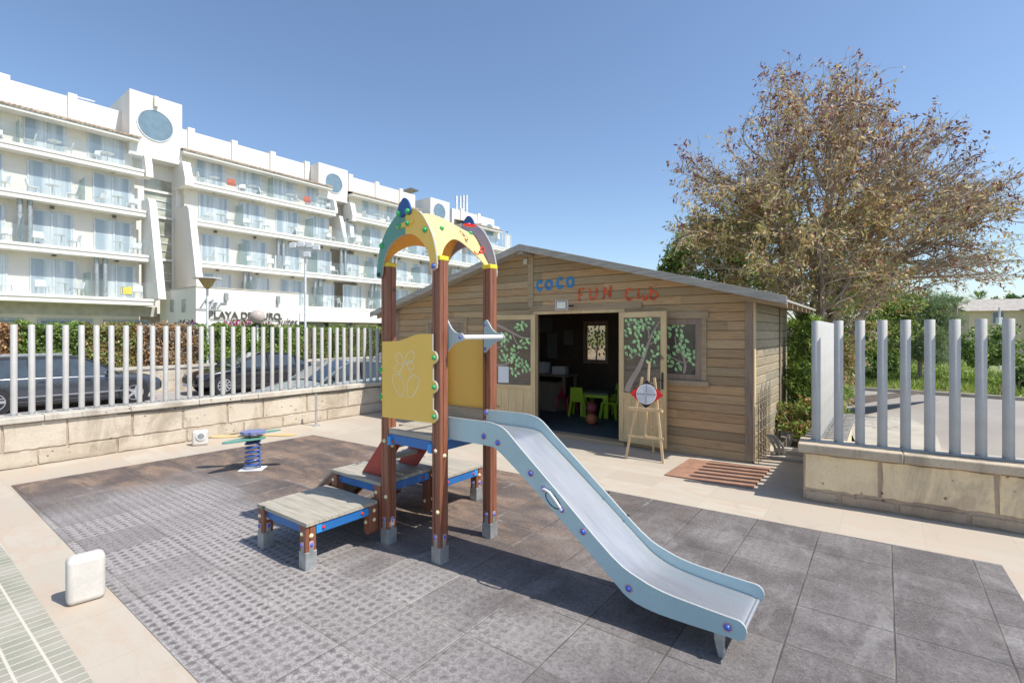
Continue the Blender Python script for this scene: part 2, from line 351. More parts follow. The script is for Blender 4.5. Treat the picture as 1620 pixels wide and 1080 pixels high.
    c=mixc(t,math_(t,'MULTIPLY',ramp(t,fin2,.58,.36),.45),c,(.05,.042,.042))
    stk=noise(t,objc(t,(1.6,.7,1)),2.4,7,.75,.8); c=mixc(t,math_(t,'MULTIPLY',ramp(t,stk,.50,.70),math_(t,'MULTIPLY',math_(t,'SUBTRACT',1,brownm),.32)),c,(.35,.33,.315)); spk=N(t,'ShaderNodeTexVoronoi',Scale=9.); t.links.new(oc,spk.inputs['Vector']); c=mixc(t,math_(t,'MULTIPLY',ramp(t,spk.outputs[0],.045,.02),.7),c,(.55,.52,.48))
    halo=math_(t,'MULTIPLY',ramp(t,jj,.468,.492),math_(t,'MULTIPLY',ramp(t,mid,.40,.62),math_(t,'MULTIPLY',ramp(t,noise(t,oc,1.0,3),.42,.60),math_(t,'ADD',.08,math_(t,'MULTIPLY',leftm,.70)))))
    c=mixc(t,halo,c,(.48,.45,.41))
    jc=mixc(t,ramp(t,noise(t,oc,1.3,2),.42,.62),(.055,.046,.042),(.16,.135,.10)); jw=math_(t,'SUBTRACT',.78,math_(t,'MULTIPLY',zone,.45))
    c=mixc(t,math_(t,'MULTIPLY',j,jw),c,jc)
    t.links.new(c,b.inputs['Base Color']); b.inputs['Roughness'].default_value=.9
    bump(t,b,math_(t,'SUBTRACT',math_(t,'MULTIPLY',fine,.5),math_(t,'ADD',math_(t,'MULTIPLY',j,1.2),math_(t,'MULTIPLY',dot,.35))),.6,.006); return m
def mat_pavers():
    m,t,b=newmat('grey_green_pavers'); oc=objc(t); s=sep(t,oc); gx,gy=.075,.135
    tx=math_(t,'DIVIDE',s[0],gx); ty=math_(t,'DIVIDE',s[1],gy)
    ix=math_(t,'FLOOR',tx); iy=math_(t,'FLOOR',ty)
    fx=math_(t,'ABSOLUTE',math_(t,'SUBTRACT',math_(t,'FRACT',tx),.5)); fy=math_(t,'ABSOLUTE',math_(t,'SUBTRACT',math_(t,'FRACT',ty),.5))
    j=math_(t,'MAXIMUM',ramp(t,fx,.42,.47),ramp(t,fy,.43,.47)); r=wn(t,comb(t,ix,iy,1)); n1=noise(t,oc,3,4); n2=noise(t,oc,120,2)
    c=mixc(t,r,(.33,.31,.25),(.41,.385,.315)); c=mixc(t,ramp(t,n1,.4,.7),c,(.27,.27,.205)); c=mixc(t,math_(t,'MULTIPLY',ramp(t,n2,.4,.7),.3),c,(.22,.22,.18))
    c=mixc(t,math_(t,'MULTIPLY',j,.8),c,(.62,.57,.48)); t.links.new(c,b.inputs['Base Color']); b.inputs['Roughness'].default_value=.85; bump(t,b,math_(t,'SUBTRACT',n2,j),.4,.004); return m
def mat_asphalt(name,c0,c1):
    m,t,b=newmat(name); oc=objc(t); big=noise(t,oc,.22,5,.6,.3); f=noise(t,oc,45,3,.7)
    c=mixc(t,ramp(t,big,.35,.65),c0,c1); c=mixc(t,math_(t,'MULTIPLY',ramp(t,f,.4,.7),.35),c,tuple(x*.55 for x in c0))
    t.links.new(c,b.inputs['Base Color']); b.inputs['Roughness'].default_value=.9; bump(t,b,f,.4,.008); return m
def mat_field():
    m,t,b=newmat('dry_field'); oc=objc(t); big=noise(t,oc,.18,5,.6); f=noise(t,oc,9,5,.7)
    c=mixc(t,ramp(t,big,.40,.60),(.30,.27,.16),(.17,.21,.055)); c=mixc(t,ramp(t,f,.4,.7),c,(.24,.24,.10))
    t.links.new(c,b.inputs['Base Color']); b.inputs['Roughness'].default_value=.95; bump(t,b,f,.6,.05); return m
def sheet(name, pts, mat, z, rot=0, origin=(0,0,0), thick=None, kind='structure'):
    o=Vector(origin); inv=Matrix.Rotation(-rot,3,'Z'); P=[inv@(Vector((p[0],p[1],0))-Vector((o.x,o.y,0))) for p in pts]
    mb=MB()
    if thick: mb.xy([(p.x,p.y) for p in P],-thick,0)
    else: mb.add([(p.x,p.y,0) for p in P],[tuple(range(len(P)))])
    ob=mb.build(name,mat); ob.location=(o.x,o.y,z); ob.rotation_euler=(0,0,rot); struct(ob,kind); return ob
ST=-.40                                                          # street level
struct(MB().add([(-1500,-1500,0),(1500,-1500,0),(1500,1500,0),(-1500,1500,0)],[(0,1,2,3)]).build('ground',mat_field())).location=(0,0,ST-.02)
LW=Vector((-6.5,6.34,0)); RW=Vector((3.06,5.243,0)); RD=Vector((.836,-.549,0)); RN=Vector((.549,.836,0))
P2=Vector((-1.031,4.177,0)); CB=Vector((3.244,6.744,0))
terr=[LW-V*8-U*.15, LW+V*9.5-U*.15, CB+V*3.9+V*.2, CB+V*1.4+U*.15, CB+V*1.0+U*1.2, RW+RN*.2+V*.0+U*.05, RW+RD*9+RN*.2, RW+RD*9-RN*9, LW-V*8+U*12]
sheet('terrace_paving',terr,mat_paving(),0,ANG,P2,.5)
mt=[G(17,768),G(495,688),G(1585,894), G(1585,894)-V*3.6+U*.05, G(17,768)+U*7.2-V*.1]
D1=G(315,1080); dirA=(D1-G(17,768)).normalized(); mt[4]=G(17,768)+dirA*6.5
ru=mt[2]+(mt[2]-G(1620,952)).normalized()*-4.0; mt[3]=ru
sheet('rubber_safety_mat',mt,mat_rubber(),.004,ANG,P2)
pv=[G(0,858)-U*3,G(0,858),G(148,1080),G(148,1080)+U*3,G(148,1080)+U*3-V*4,G(0,858)-U*3-V*4]
sheet('paver_strip',pv,mat_pavers(),.004,ANG,G(0,858))
# streets
mroad=mat_asphalt('asphalt_road',(.30,.27,.235),(.38,.345,.30))
sheet('street_left',[LW-U*.4-V*12,LW-U*.4+V*60,LW-U*.4+V*60+HN*12,LW-U*.4-V*12+HN*13],mat_asphalt('asphalt_street',(.33,.30,.28),(.40,.37,.34)),ST,HANG,LW)
rk=G(1300,616,-.35); rd=Vector((1,-.03,0))
K0=Vector((12.8,19.2,0)); KD=Vector((.728,-.686,0))
sheet('road_right',[(4.6,6.2),(14,0),(30,-4),K0+KD*26,K0,K0-KD*12,(6.4,11)],mroad,ST+.004)
# ---------------------------------------------------------------- stone walls
def mat_stone(name,c0,c1,mortar,seed=0):
    m,t,b=newmat(name); oc=objc(t); oi=t.nodes.new('ShaderNodeNewGeometry').outputs['Random Per Island']
    a=noise(t,oc,2.5,6,.6,.5); f=noise(t,oc,40,4,.7); pit=N(t,'ShaderNodeTexVoronoi',Scale=14.); t.links.new(oc,pit.inputs['Vector']); pm=noise(t,oc,3,2)
    c=mixc(t,oi,c0,c1); c=mixc(t,math_(t,'MULTIPLY',ramp(t,a,.42,.68),.6),c,mortar)
    c=mixc(t,math_(t,'MULTIPLY',ramp(t,f,.45,.75),.25),c,tuple(x*.5 for x in c0))
    pk=math_(t,'MULTIPLY',ramp(t,pit.outputs[0],.24,.08),ramp(t,pm,.52,.60)); c=mixc(t,pk,c,(.16,.105,.065))
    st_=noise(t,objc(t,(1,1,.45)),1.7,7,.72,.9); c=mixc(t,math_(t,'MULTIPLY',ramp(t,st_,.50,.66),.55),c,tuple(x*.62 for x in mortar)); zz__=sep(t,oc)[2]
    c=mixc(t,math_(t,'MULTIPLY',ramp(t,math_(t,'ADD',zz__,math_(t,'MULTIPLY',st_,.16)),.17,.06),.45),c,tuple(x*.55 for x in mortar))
    t.links.new(c,b.inputs['Base Color']); b.inputs['Roughness'].default_value=.9; bump(t,b,math_(t,'ADD',math_(t,'SUBTRACT',math_(t,'MULTIPLY',a,1.5),pk),math_(t,'MULTIPLY',f,.4)),.6,.02); return m
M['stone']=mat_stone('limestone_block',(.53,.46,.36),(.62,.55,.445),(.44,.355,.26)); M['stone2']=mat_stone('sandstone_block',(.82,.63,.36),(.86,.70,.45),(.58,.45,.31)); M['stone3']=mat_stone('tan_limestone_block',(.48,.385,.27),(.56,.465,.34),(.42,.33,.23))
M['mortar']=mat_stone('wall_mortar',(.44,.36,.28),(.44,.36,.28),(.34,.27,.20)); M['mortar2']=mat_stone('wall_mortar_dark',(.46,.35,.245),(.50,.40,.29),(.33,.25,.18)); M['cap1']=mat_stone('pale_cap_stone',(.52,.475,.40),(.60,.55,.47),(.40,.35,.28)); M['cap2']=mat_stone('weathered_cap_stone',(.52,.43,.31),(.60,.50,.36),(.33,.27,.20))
def block(mb, x0,x1,z0,z1, y, jit=.0085, mi=0):   # one rough stone with chamfered, uneven edges (front face at -y)
    n=9; pts=[]
    def J(q=jit): return random.uniform(-q,q)
    e=.008; fr=[]
    ring=[(x0+(x1-x0)*i/n,z0) for i in range(n)]+[(x1,z0),(x1,(z0+z1)/2)]+[(x1-(x1-x0)*i/n,z1) for i in range(n)]+[(x0,z1),(x0,(z0+z1)/2)]
    cx,cz=(x0+x1)/2,(z0+z1)/2; out=[(a+J(),y+.03,c+J()) for a,c in ring]; inn=[(a+J()+(e if a<cx else -e),y+J(.003),c+J()+(e if c<cz else -e)) for a,c in ring]
    k=len(ring); b=out+inn; fs=[(i,(i+1)%k,k+(i+1)%k,k+i) for i in range(k)]+[tuple(k+i for i in range(k))]
    mb.add(b,fs,mi)
def stone_wall(name,label,origin,dirv,length,start,zt,rows,bm_,mm,cm,cat='wall',seed=1,overh=.045,cap_t=.085,thick=.32,joint=.012,bl=(.5,.95),nrmflip=False):
    random.seed(seed); ang=math.atan2(dirv.y,dirv.x)
    t=thing(name,label,cat,origin,ang)
    zc=zt-cap_t
    y0,y1=(0,thick)
    core=MB().box(start,start+length,y0+.012,y1,0,zc); core.build('mortar_core',mm,t)
    mb=MB(); z=0
    for k,h in enumerate(rows):
        x=start+(0 if k%2 else -.25)
        while x<start+length:
            l=random.uniform(*bl); a=max(x,start); b_=min(x+l,start+length)
            if b_-a>.08: block(mb,a+joint/2,b_-joint/2,z+joint/2,min(z+h,zc)-joint/2,y0,mi=(1 if (h<.16 or random.random()<.2) else 0))
            x+=l
        z+=h
    mb.build('stone_blocks',bm_,t)
    x=start-overh
    cm_=MB()
    while x<start+length+overh:
        l=random.uniform(.75,1.1); b_=min(x+l,start+length+overh)
        dy=random.uniform(-.006,.006); cm_.box(x+.002,b_-.002,y0-overh+dy,y1+overh,zc+.001,zt+random.uniform(-.004,.004)); x+=l
    cm_.build('cap_stones',cm,t,bevel=.010,seg=2)
    return t
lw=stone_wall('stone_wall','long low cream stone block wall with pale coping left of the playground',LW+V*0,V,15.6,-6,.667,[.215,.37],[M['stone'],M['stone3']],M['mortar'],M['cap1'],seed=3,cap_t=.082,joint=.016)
for a in kids(lw): pass
# its length axis runs along V, its far side lies towards -U: mirror the depth axis
lw.scale=(1,1,1)
ZR=.60
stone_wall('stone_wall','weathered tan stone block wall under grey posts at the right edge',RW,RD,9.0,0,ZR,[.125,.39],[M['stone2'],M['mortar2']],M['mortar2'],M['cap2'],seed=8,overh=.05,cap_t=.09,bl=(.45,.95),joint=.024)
rt=thing('stone_wall','short return of the right stone wall topped with small grey tiles',  'wall', RW+RD*.02+RN*.36, math.atan2(V.y,V.x))
MB().box(0,2.4,-.30,.02,0,ZR-.09).build('wall_core',M['stone2'],rt)
cp=MB(); random.seed(2)
for i in range(34):
    for j in range(4): cp.box(.03+i*.07,.03+i*.07+.062,-.34+j*.1,-.34+j*.1+.094,ZR-.089,ZR-.03+.006*(i%2))
cp.build('cap_tiles',[simple('grey_tile',(.24,.23,.21),.8,var=.3,vs=20)],rt,bevel=.004,seg=1)
# ---------------------------------------------------------------- tube fences
def fence_pole(h,name,label,loc,group,flat=False):
    t=thing(name,label,'fence post',loc,0,group)
    MB().lathe([(.035,0),(.035,h-.003),(.033,h)],n=16).build('tube',M['fence'],t,smooth=True)
    MB().lathe([(.0352,.0),(.0365,.012),(.0365,.018),(.0352,.03)],n=16).build('weld_collar',M['galv'],t,smooth=True)
    return t
pz=1.86-.667
fp=[]
base=LW-U*.12; t0=along(22,base,V)
gl='row of grey tubes along the left stone wall'
pole0=None
for i in range(-3,46):
    p=base+V*(t0+i*.1716); p.z=.672
    lab='grey fence tube on the left wall before the first one in view' if i<0 else 'grey fence tube number %d counted from the left edge on the cream wall'%(i+1) if i<37 else 'grey fence tube on the left wall hidden behind the play tower'
    if pole0 is None: pole0=fence_pole(pz,'fence_post',lab,p,gl)
    else: dup(pole0,p,0,lab,gl).rotation_euler=(R(random.uniform(-.35,.35)),R(random.uniform(-.35,.35)),i*.7)
br=thing('base_rail','thin steel rail under the grey tubes on the left wall','rail',base+Vector((0,0,.667)),math.atan2(V.y,V.x))
MB().box(-5,9.2,-.045,.045,0,.007).build('rail_strip',M['fence'],br)
FR=RW+RN*.21+RD*.03
gr='row of grey tubes along the front of the right wall'
x0=along(1326.7,FR,RD); dx=(along(1595.6,FR,RD)-x0)/7
for i in range(0,12):
    p=FR+RD*(x0+i*dx); p.z=ZR+.007; dup(pole0,p,0,'thick grey tube on the right wall front, number %d after the corner tube'%(i+1),gr).scale=(1.22,1.22,1.275/pz)
p=FR+RD*(along(1291,FR,RD)); p.z=ZR+.007
dup(pole0,p,0,'grey corner tube where the right wall turns back',None).scale=(1.22,1.22,1.275/pz)
for i in range(1,13):
    q=p+V*(.175*i)+U*.0; dup(pole0,q,0,'bright grey tube number %d behind the corner tube on the tiled return wall'%i,'row of grey tubes going back along the return wall').scale=(1.22,1.22,1.275/pz)
br=thing('base_rail','thin steel rail under the thick tubes on the right wall','rail',FR+Vector((0,0,ZR)),math.atan2(RD.y,RD.x))
MB().box(.02,8.8,-.05,.05,.001,.008).build('rail_strip',M['fence'],br)
# ---------------------------------------------------------------- play tower with slide
PT=thing('play_tower','wooden play tower with yellow arched roof and pale blue slide','playground equipment',P2,ANG)
def arc(pts,n=4):                        # Catmull-Rom smoothing of an open 2-D polyline
    P=[Vector(p) for p in pts]; o=[]
    for i in range(len(P)-1):
        a=P[max(i-1,0)];b=P[i];c=P[i+1];d=P[min(i+2,len(P)-1)]
        for k in range(n):
            s=k/n; o.append(.5*((2*b)+(c-a)*s+(2*a-5*b+4*c-d)*s*s+(3*b-a-3*c+d)*s**3))
    o.append(P[-1]); return [tuple(q) for q in o]
def bolt(par, c, ax, mat, ring=None, r=.015):
    mb=MB(); a=Vector(ax).normalized()
    mb.lathe([(r*1.15,0),(r*1.15,r*.25),(r*.95,r*.3),(r*.8,r*.7),(r*.5,r*.95),(r*.12,r*1.05)],c,14,a,0)
    if ring: mb.lathe([(r*1.55,0.001),(r*1.5,r*.22),(r*1.2,r*.24)],c,14,a,1)
    return mb.build('bolt',[M[mat],M[ring or mat]],par,smooth=True,sharp=50)
def post_profile(h=.045):
    q=[]; c=.009; g=.0035; d=.010
    for k in range(4):
        a=k*math.pi/2; ca,sa=round(math.cos(a)),round(math.sin(a))
        for (x,y) in ((-h+c,-h),(-.012-g,-h),(-.012,-h+d),(.0-.012+g,-h),(h-c,-h),(h-c*.3,-h+c*.3)): q.append((x*ca-y*sa,x*sa+y*ca))
    return q
PR=post_profile()
def shoe(par, x,y,z=.13):
    mb=MB().box(x-.047,x+.047,y-.047,y+.047,.004,z)
    for s,e in (((x-.018,x+.018,y-.049,y-.0445,z,z+.10)),0),((x-.018,x+.018,y+.0445,y+.049,z,z+.10),0),((x-.049,x-.0445,y-.018,y+.018,z,z+.10),0),((x+.0445,x+.049,y-.018,y+.018,z,z+.10),0): mb.box(*s)
    o=mb.build('steel_shoe',M['galv'],par,bevel=.002,seg=1)
    for ax in ((0,-1,0),(1,0,0)): bolt(par,(x+ax[0]*.049,y+ax[1]*.049,z+.075),ax,'blue_bolt','pink',.012)
def post(x,y,z0,z1,cap=True):
    o=MB().xy([(x+a,y+b) for a,b in PR],z0,z1).build('post',M['post'],PT)
    if cap: MB().box(x-.049,x+.049,y-.049,y+.049,z1,z1+.038).build('post_cap',M['cap'],o,bevel=.008,seg=2)
    return o
for x,y in ((0,0),(.6,0),(.6,.6),(0,.6)):
    o=post(x,y,.12,2.30); shoe(o,x,y,.13)
    for ax,zz in (((0,-1,0),.86),((1,0,0),.82)): bolt(o,(x+ax[0]*.045,y+ax[1]*.045,zz),ax,'cream_bolt',r=.015)
    if y==0:bolt(o,(x+.02,y-.045,.40),(0,-1,0),'cream_bolt',r=.015)
# arches
outer=[(-.075,2.235),(-.05,2.379),(-.018,2.478),(.039,2.573),(.121,2.656),(.205,2.712),(.28,2.735),(.355,2.728),(.429,2.697),(.484,2.649),(.538,2.575),(.578,2.502),(.604,2.431),(.621,2.361),(.634,2.274)]
ext=[(.628,2.238),(.600,2.222),(.572,2.238)]
inner=[(.562,2.27),(.551,2.324),(.52,2.396),(.466,2.458),(.392,2.511),(.307,2.532),(.22,2.525),(.131,2.489),(.06,2.429),(.013,2.339),(-.003,2.25)]
ext2=[(-.012,2.222),(-.04,2.205),(-.068,2.213)]
OA=arc(outer,3); IA=arc(inner,3)
cx=.285
def arch(y0,y1,mats,leafy,sgn):
    oL=[p for p in OA if p[0]<=cx]; oR=[p for p in OA if p[0]>cx]; iR=[p for p in IA if p[0]>cx]; iL=[p for p in IA if p[0]<=cx]
    zo,zi=2.735,2.531
    left=oL+[(cx,zo),(cx,zi)]+iL+ext2; right=[(cx,zo)]+oR+ext+iR+[(cx,zi)]
    a=MB().xz(left,y0,y1,0,1).build('arch_panel',[M[mats[0]],M['edge']],PT); MB().xz(right,y0,y1,0,1).build('arch_panel',[M[mats[1]],M['edge']],PT)
    lf=arc([(.292,2.690),(.250,2.668),(.214,2.71),(.222,2.763),(.255,2.80),(.287,2.818),(.325,2.795),(.352,2.75),(.360,2.70),(.335,2.678),(.292,2.690)],3)[:-1]
    ya=y0-.018 if sgn<0 else y1+.003
    l=MB().xz(lf,ya,ya+.015,0,1).build('leaf_finial',[M['navy'],M['navy']],PT)
    for x,z in ((.228,2.70),(.331,2.705)): bolt(l,(x,ya if sgn<0 else ya+.015,z),(0,sgn,0),'green_bolt',r=.021)
    return a
a1=arch(-.068,-.052,('teal','mustard'),1,-1); a2=arch(.652,.668,('purple','purple'),1,1)
for x,z in ((-.005,2.47),(.507,2.54)): bolt(a1,(x,-.068,z),(0,-1,0),'green_bolt',r=.021)
bolt(a1,(-.042,-.068,2.235),(0,-1,0),'dark',r=.016); bolt(a1,(.600,-.068,2.255),(0,-1,0),'blue_bolt','pink',r=.018)
pl=MB().xz(arc([(.20,2.585),(.19,2.60),(.20,2.615),(.30,2.632),(.37,2.64),(.38,2.625),(.37,2.605),(.29,2.59),(.20,2.585)],2)[:-1],-.078,-.068).build('link_plate',M['mustard'],PT)
for x in (.225,.318): bolt(pl,(x,-.078,2.605 if x<.3 else 2.613),(0,-1,0),'green_bolt',r=.019)
# vault: curved sheet between the arches, cut into an arch on both long sides
def vault():
    prof=arc([(-.045,2.23),(-.02,2.40),(.03,2.51),(.11,2.60),(.20,2.675),(.285,2.70),(.37,2.675),(.46,2.60),(.54,2.50),(.59,2.38),(.617,2.23)],4)
    n=len(prof); m=22; mb=MB(); th=.008
    vs=[]; 
    s_=[0]
    for i in range(1,n): s_.append(s_[-1]+math.dist(prof[i],prof[i-1]))
    tot=s_[-1]
    def cutz(v): q=max(0,1-((v-.3)/.30)**2); return 2.275+.235*q**.55
    rows=[]
    for j in range(m+1):
        v=-.050+.70*j/m; zc=cutz(v); row=[]
        # half profiles resampled from the cut line up to the crest
        for half in (0,1):
            H_=[p for p in (prof if half==0 else prof[::-1]) if (p[0]<=.2851 if half==0 else p[0]>=.2849)]
            zmin=zc; pts=[]
            for k in range(9):
                z=zmin+(2.70-zmin)*(1-(1-k/8)**1.6); z=min(z,2.6999)
                for a_,b_ in zip(H_,H_[1:]):
                    if a_[1]<=z<=b_[1]: f_=(z-a_[1])/(b_[1]-a_[1]+1e-9); pts.append((a_[0]+(b_[0]-a_[0])*f_,z)); break
                else: pts.append(H_[-1])
            row.append(pts)
        bow=.045*math.sin(math.pi*(j/m))
        r=row[0]+row[1][::-1][1:]
        g_=min(1,max(0,(v-.10)/.45)); g_=g_*g_*(3-2*g_)
        rows.append([(.285+(x-.285)*(1-.30*g_*math.sin(math.pi*min(1,max(0,(z-2.26)/.50)))),v,z+(bow-.045*g_)*max(0,(z-2.45)/.25)) for x,z in r])
    w_=len(rows[0])
    for sgn,mi in ((1,0),(-1,1)):
        P=[]; 
        for r in rows:
            for k,(x,y,z) in enumerate(r):
                nx=(x-.285); nz=.25; l=math.hypot(nx,nz); P.append((x+sgn*th/2*nx/l,y,z+sgn*th/2*nz/l))
        fs=[(j*w_+k,(j+1)*w_+k,(j+1)*w_+k+1,j*w_+k+1) for j in range(m) for k in range(w_-1)]
        mb.add(P,fs,mi)
    nP=len(rows)*w_
    for j in range(m):
        for k in (0,w_-1): a=j*w_+k; mb.f.append((a,a+w_,nP+a+w_,nP+a)); mb.m.append(0)
    return mb
vt=vault().build('roof_vault',[M['yellow'],M['orange_in']],PT,smooth=True)
for y,z in ((.12,2.585),(.46,2.60)): bolt(vt,(.50,y,z),(.8,0,.6),'green_bolt',r=.017)
rd_=MB()
rd_.tube([(.47+.028*math.cos(a),.45+.028*math.sin(a),2.672) for a in np.linspace(0,6.28,14)[:-1]],.007,8,closed=True)
rd_.tube([(.47+.028*math.cos(a)+.03,.49+.028*math.sin(a),2.668) for a in np.linspace(0,6.28,14)[:-1]],.007,8,closed=True).ball((.475,.47,2.675),.018,8)
rd_.build('red_butterfly',M['red'],PT,smooth=True)
rd_=MB().tube([(.60,.50+.02*math.cos(a),2.452+.026*math.sin(a)) for a in np.linspace(0,6.28,14)[:-1]],.007,8,closed=True).ball((.602,.47,2.43),.015,8).tube([(.6,.47,2.43),(.60,.44,2.405),(.6,.41,2.415),(.6,.395,2.43)],.005,6)
rd_.build('red_dragonfly',M['red'],PT,smooth=True)
# front panel with engraved strawberries
pp=[(-.002,1.06),(-.002,1.19)]+[(-.002-.028*math.sin(a),1.225-.035*math.cos(a)) for a in np.linspace(0,3.1416,6)]+[(-.002,1.41)]+[(-.002-.028*math.sin(a),1.449-.035*math.cos(a)) for a in np.linspace(0,3.1416,6)]+[(-.002,1.682)]
pp+=arc([(.10,1.684),(.21,1.690),(.31,1.715),(.40,1.738),(.47,1.745)],3)+[(.584,1.745),(.584,1.62)]
for zc in (1.566,1.344): pp+=[(.584+.05*math.sin(a),zc+.052*math.cos(a)) for a in np.linspace(.1,3.04,8)]
pp+=[(.584+.05*math.sin(a),1.122+.052*math.cos(a)) for a in np.linspace(.1,2.9,8)]
yp=MB().xz(pp,-.066,-.050,0,1).build('front_panel',[M['mustard'],M['edge']],PT)
for x,z in ((-.020,1.225),(-.020,1.449),(.603,1.566),(.603,1.344),(.603,1.122)): bolt(yp,(x,-.066,z),(0,-1,0),'green_bolt',r=.018)
en=MB(); yy=-.0665
def ell(cx_,cz_,a,b,th,n=18,s=0,e=6.283): return [(cx_+a*math.cos(q)*math.cos(th)-b*math.sin(q)*math.sin(th),yy,cz_+a*math.cos(q)*math.sin(th)+b*math.sin(q)*math.cos(th)) for q in np.linspace(s,e,n)]
for c_ in (ell(.215,1.545,.055,.035,2.3),ell(.335,1.560,.058,.040,.7),ell(.20,1.475,.045,.030,.3),ell(.345,1.50,.04,.03,-.6)): en.tube(c_,.0038,5)
for (sx,tx) in ((.205,-.28),(.365,.28)):
    en.tube([(sx+ .062*math.sin(q)*(1+.30*math.cos(q))+tx*.1*math.cos(q),yy,1.335+.088*math.cos(q)) for q in np.linspace(0,6.283,22)],.0042,5)
    for k in range(14): 
        a=k*2.4; rr=.045*math.sqrt(k/14); en.ball((sx+rr*math.cos(a),yy,1.325+rr*1.3*math.sin(a)),.0032,6)
    en.tube([(sx,yy,1.42),(sx*.6+.285*.4,yy,1.46),(.285,yy,1.525)],.0038,5); en.tube(ell(sx,1.405,.04,.014,0),.0018,5)
for a in (2.3,.7,1.5): en.tube([(.285,yy,1.52),(.285+.08*math.cos(a),yy,1.52+.06*math.sin(a))],.0018,5)
en.build('strawberry_engraving',M['line'],yp)
# back panel, deck boards, bar
MB().box(.0,.6,.647,.662,1.085,1.70).build('back_panel',[M['mustard']],PT,bevel=.003)
MB().box(.047,.553,.61,.646,.99,1.082).build('kick_board',M['deck'],PT)
dk=MB()
for k in range(4): dk.box(.048 if k in(0,3) else -.03,.552 if k in(0,3) else .60,-.04+k*.172,-.04+k*.172+.164,.925,.97)
dk.build('deck',M['deck'],PT,bevel=.004,seg=1)
for y in (-.02,.62): 
    b_=MB().box(.048,.552,y-.022,y+.022,.85,.924).build('deck_beam',M['blue'],PT,bevel=.003)
MB().box(-.03,.012,.05,.55,.85,.924).build('deck_beam',M['blue'],PT,bevel=.003); MB().box(.575,.62,.05,.55,.85,.924).build('deck_beam',M['blue'],PT,bevel=.003)
for x,y in ((.048,-.045),(.52,-.045)):
    o=MB().box(x,x+.042,y-.012,y+.02,.835,.905).build('beam_bracket',M['cyan'],PT,bevel=.003); bolt(o,(x+.055,y+.001,.865),(0,-1,0),'red',r=.010)
for yc,y0 in ((.055,.047),(.545,.537)):
    pr=arc([(.585,1.60),(.60,1.585),(.66,1.64),(.72,1.68),(.775,1.69),(.80,1.72),(.775,1.75),(.72,1.755),(.67,1.79),(.62,1.86),(.595,1.855),(.585,1.84)],3)
    if y0>.3: y0=.537
    o=MB().xz(pr,y0,y0+.015,0,1).build('bar_bracket',[M['paleblue'],M['edge']],PT)
    for x,z in ((.60,1.615),(.60,1.825),(.765,1.72)): bolt(o,(x,y0,z),(0,-1,0),'blue_bolt','pink',.012)
MB().tube([(.775,.05,1.72),(.775,.56,1.72)],.017,14).build('grab_bar',M['paper'],PT,smooth=True)
# slide
SLn=arc([(.02,1.106),(.30,1.108),(.434,1.108),(.56,1.080),(.671,.993)],4)+arc([(.70,.968),(1.0,.722),(1.392,.398),(1.569,.312),(1.719,.276),(1.90,.262),(2.062,.254)],3)
SLe=[(2.10+.004+.05*math.cos(a),.200+.053*math.sin(a)) for a in np.linspace(1.5,-1.5,9)]
SLb=arc([(2.06,.150),(1.954,.147),(1.80,.144),(1.645,.148),(1.506,.178),(1.392,.262),(1.1,.489),(.80,.716),(.515,.915),(.42,.935),(.30,.937),(.02,.937)],3)
side=SLn+SLe+SLb
o=None
sl=MB(); cyl=[(.06,1.0),(.40,1.0)]+arc([(.45,1.0),(.56,.985),(.65,.925),(1.10,.575),(1.40,.335),(1.50,.268),(1.62,.225),(1.80,.20),(2.05,.182),(2.11,.172),(2.125,.155)],4)
ch=MB(); th=.006
ch.xz([(x,z) for x,z in cyl]+[(x,z-th) for x,z in cyl[::-1]],.076,.524,0).tube([(2.12,.076,.163),(2.12,.524,.163)],.012,12)
X0=.6
def shift(mb,dx): mb.v=[(x+dx,y,z) for x,y,z in mb.v]; return mb
shift(ch,X0-.0).build('slide_chute',M['chute'],PT,smooth=True)
for y0,near in ((.060,1),(.525,0)):
    s_=MB().xz([(x+X0,z) for x,z in side],y0,y0+.015,0,1).build('slide_side',[M['paleblue'],M['edge']],PT)
    bp=[(.386,1.0),(.515,.97),(.80,.80),(1.20,.50),(1.506,.235),(2.06,.20)] if near else [(.02,1.08),(.02,1.0)]
    for x,z in bp: bolt(s_,(x+X0,y0,z),(0,-1,0),'blue_bolt' ,'pink',.016)
    if near:
        MB().tube([(X0+x,y0-.012-dy,z) for x,z,dy in ((.905,.715,.0),(.93,.722,.015),(.97,.712,.02),(1.015,.67,.02),(1.045,.63,.015),(1.045,.605,0))],.008,8).build('slide_handle',M['paper'],s_,smooth=True)
        for x,z in ((.905,.715),(1.045,.605)): bolt(s_,(X0+x,y0,z),(0,-1,0),'blue_bolt','pink',.014)
        MB().tube([(X0+.975+.066*math.cos(q)*.78+.034*math.sin(q)*.62,y0-.001,.652-.066*math.cos(q)*.62+.034*math.sin(q)*.78) for q in np.linspace(0,6.283,20)],.0038,5).build('oval_groove',M['dark'],s_)
    else:
        for x,z in ((1.15,.62),(1.30,.49)): bolt(s_,(X0+x,y0,z),(0,-1,0),'dark',None,.008)
ft=MB()
for y in (.11,.49): ft.xz([(X0+1.98,.15),(X0+2.035,.15),(X0+2.03,.05),(X0+2.04,.03),(X0+2.03,.005),(X0+2.005,.005),(X0+2.0,.03),(X0+1.985,.09)],y-.02,y+.02)
ft.box(X0+1.99,X0+2.02,.11,.49,.10,.13); ft.build('slide_foot',M['galv'],PT,bevel=.003)
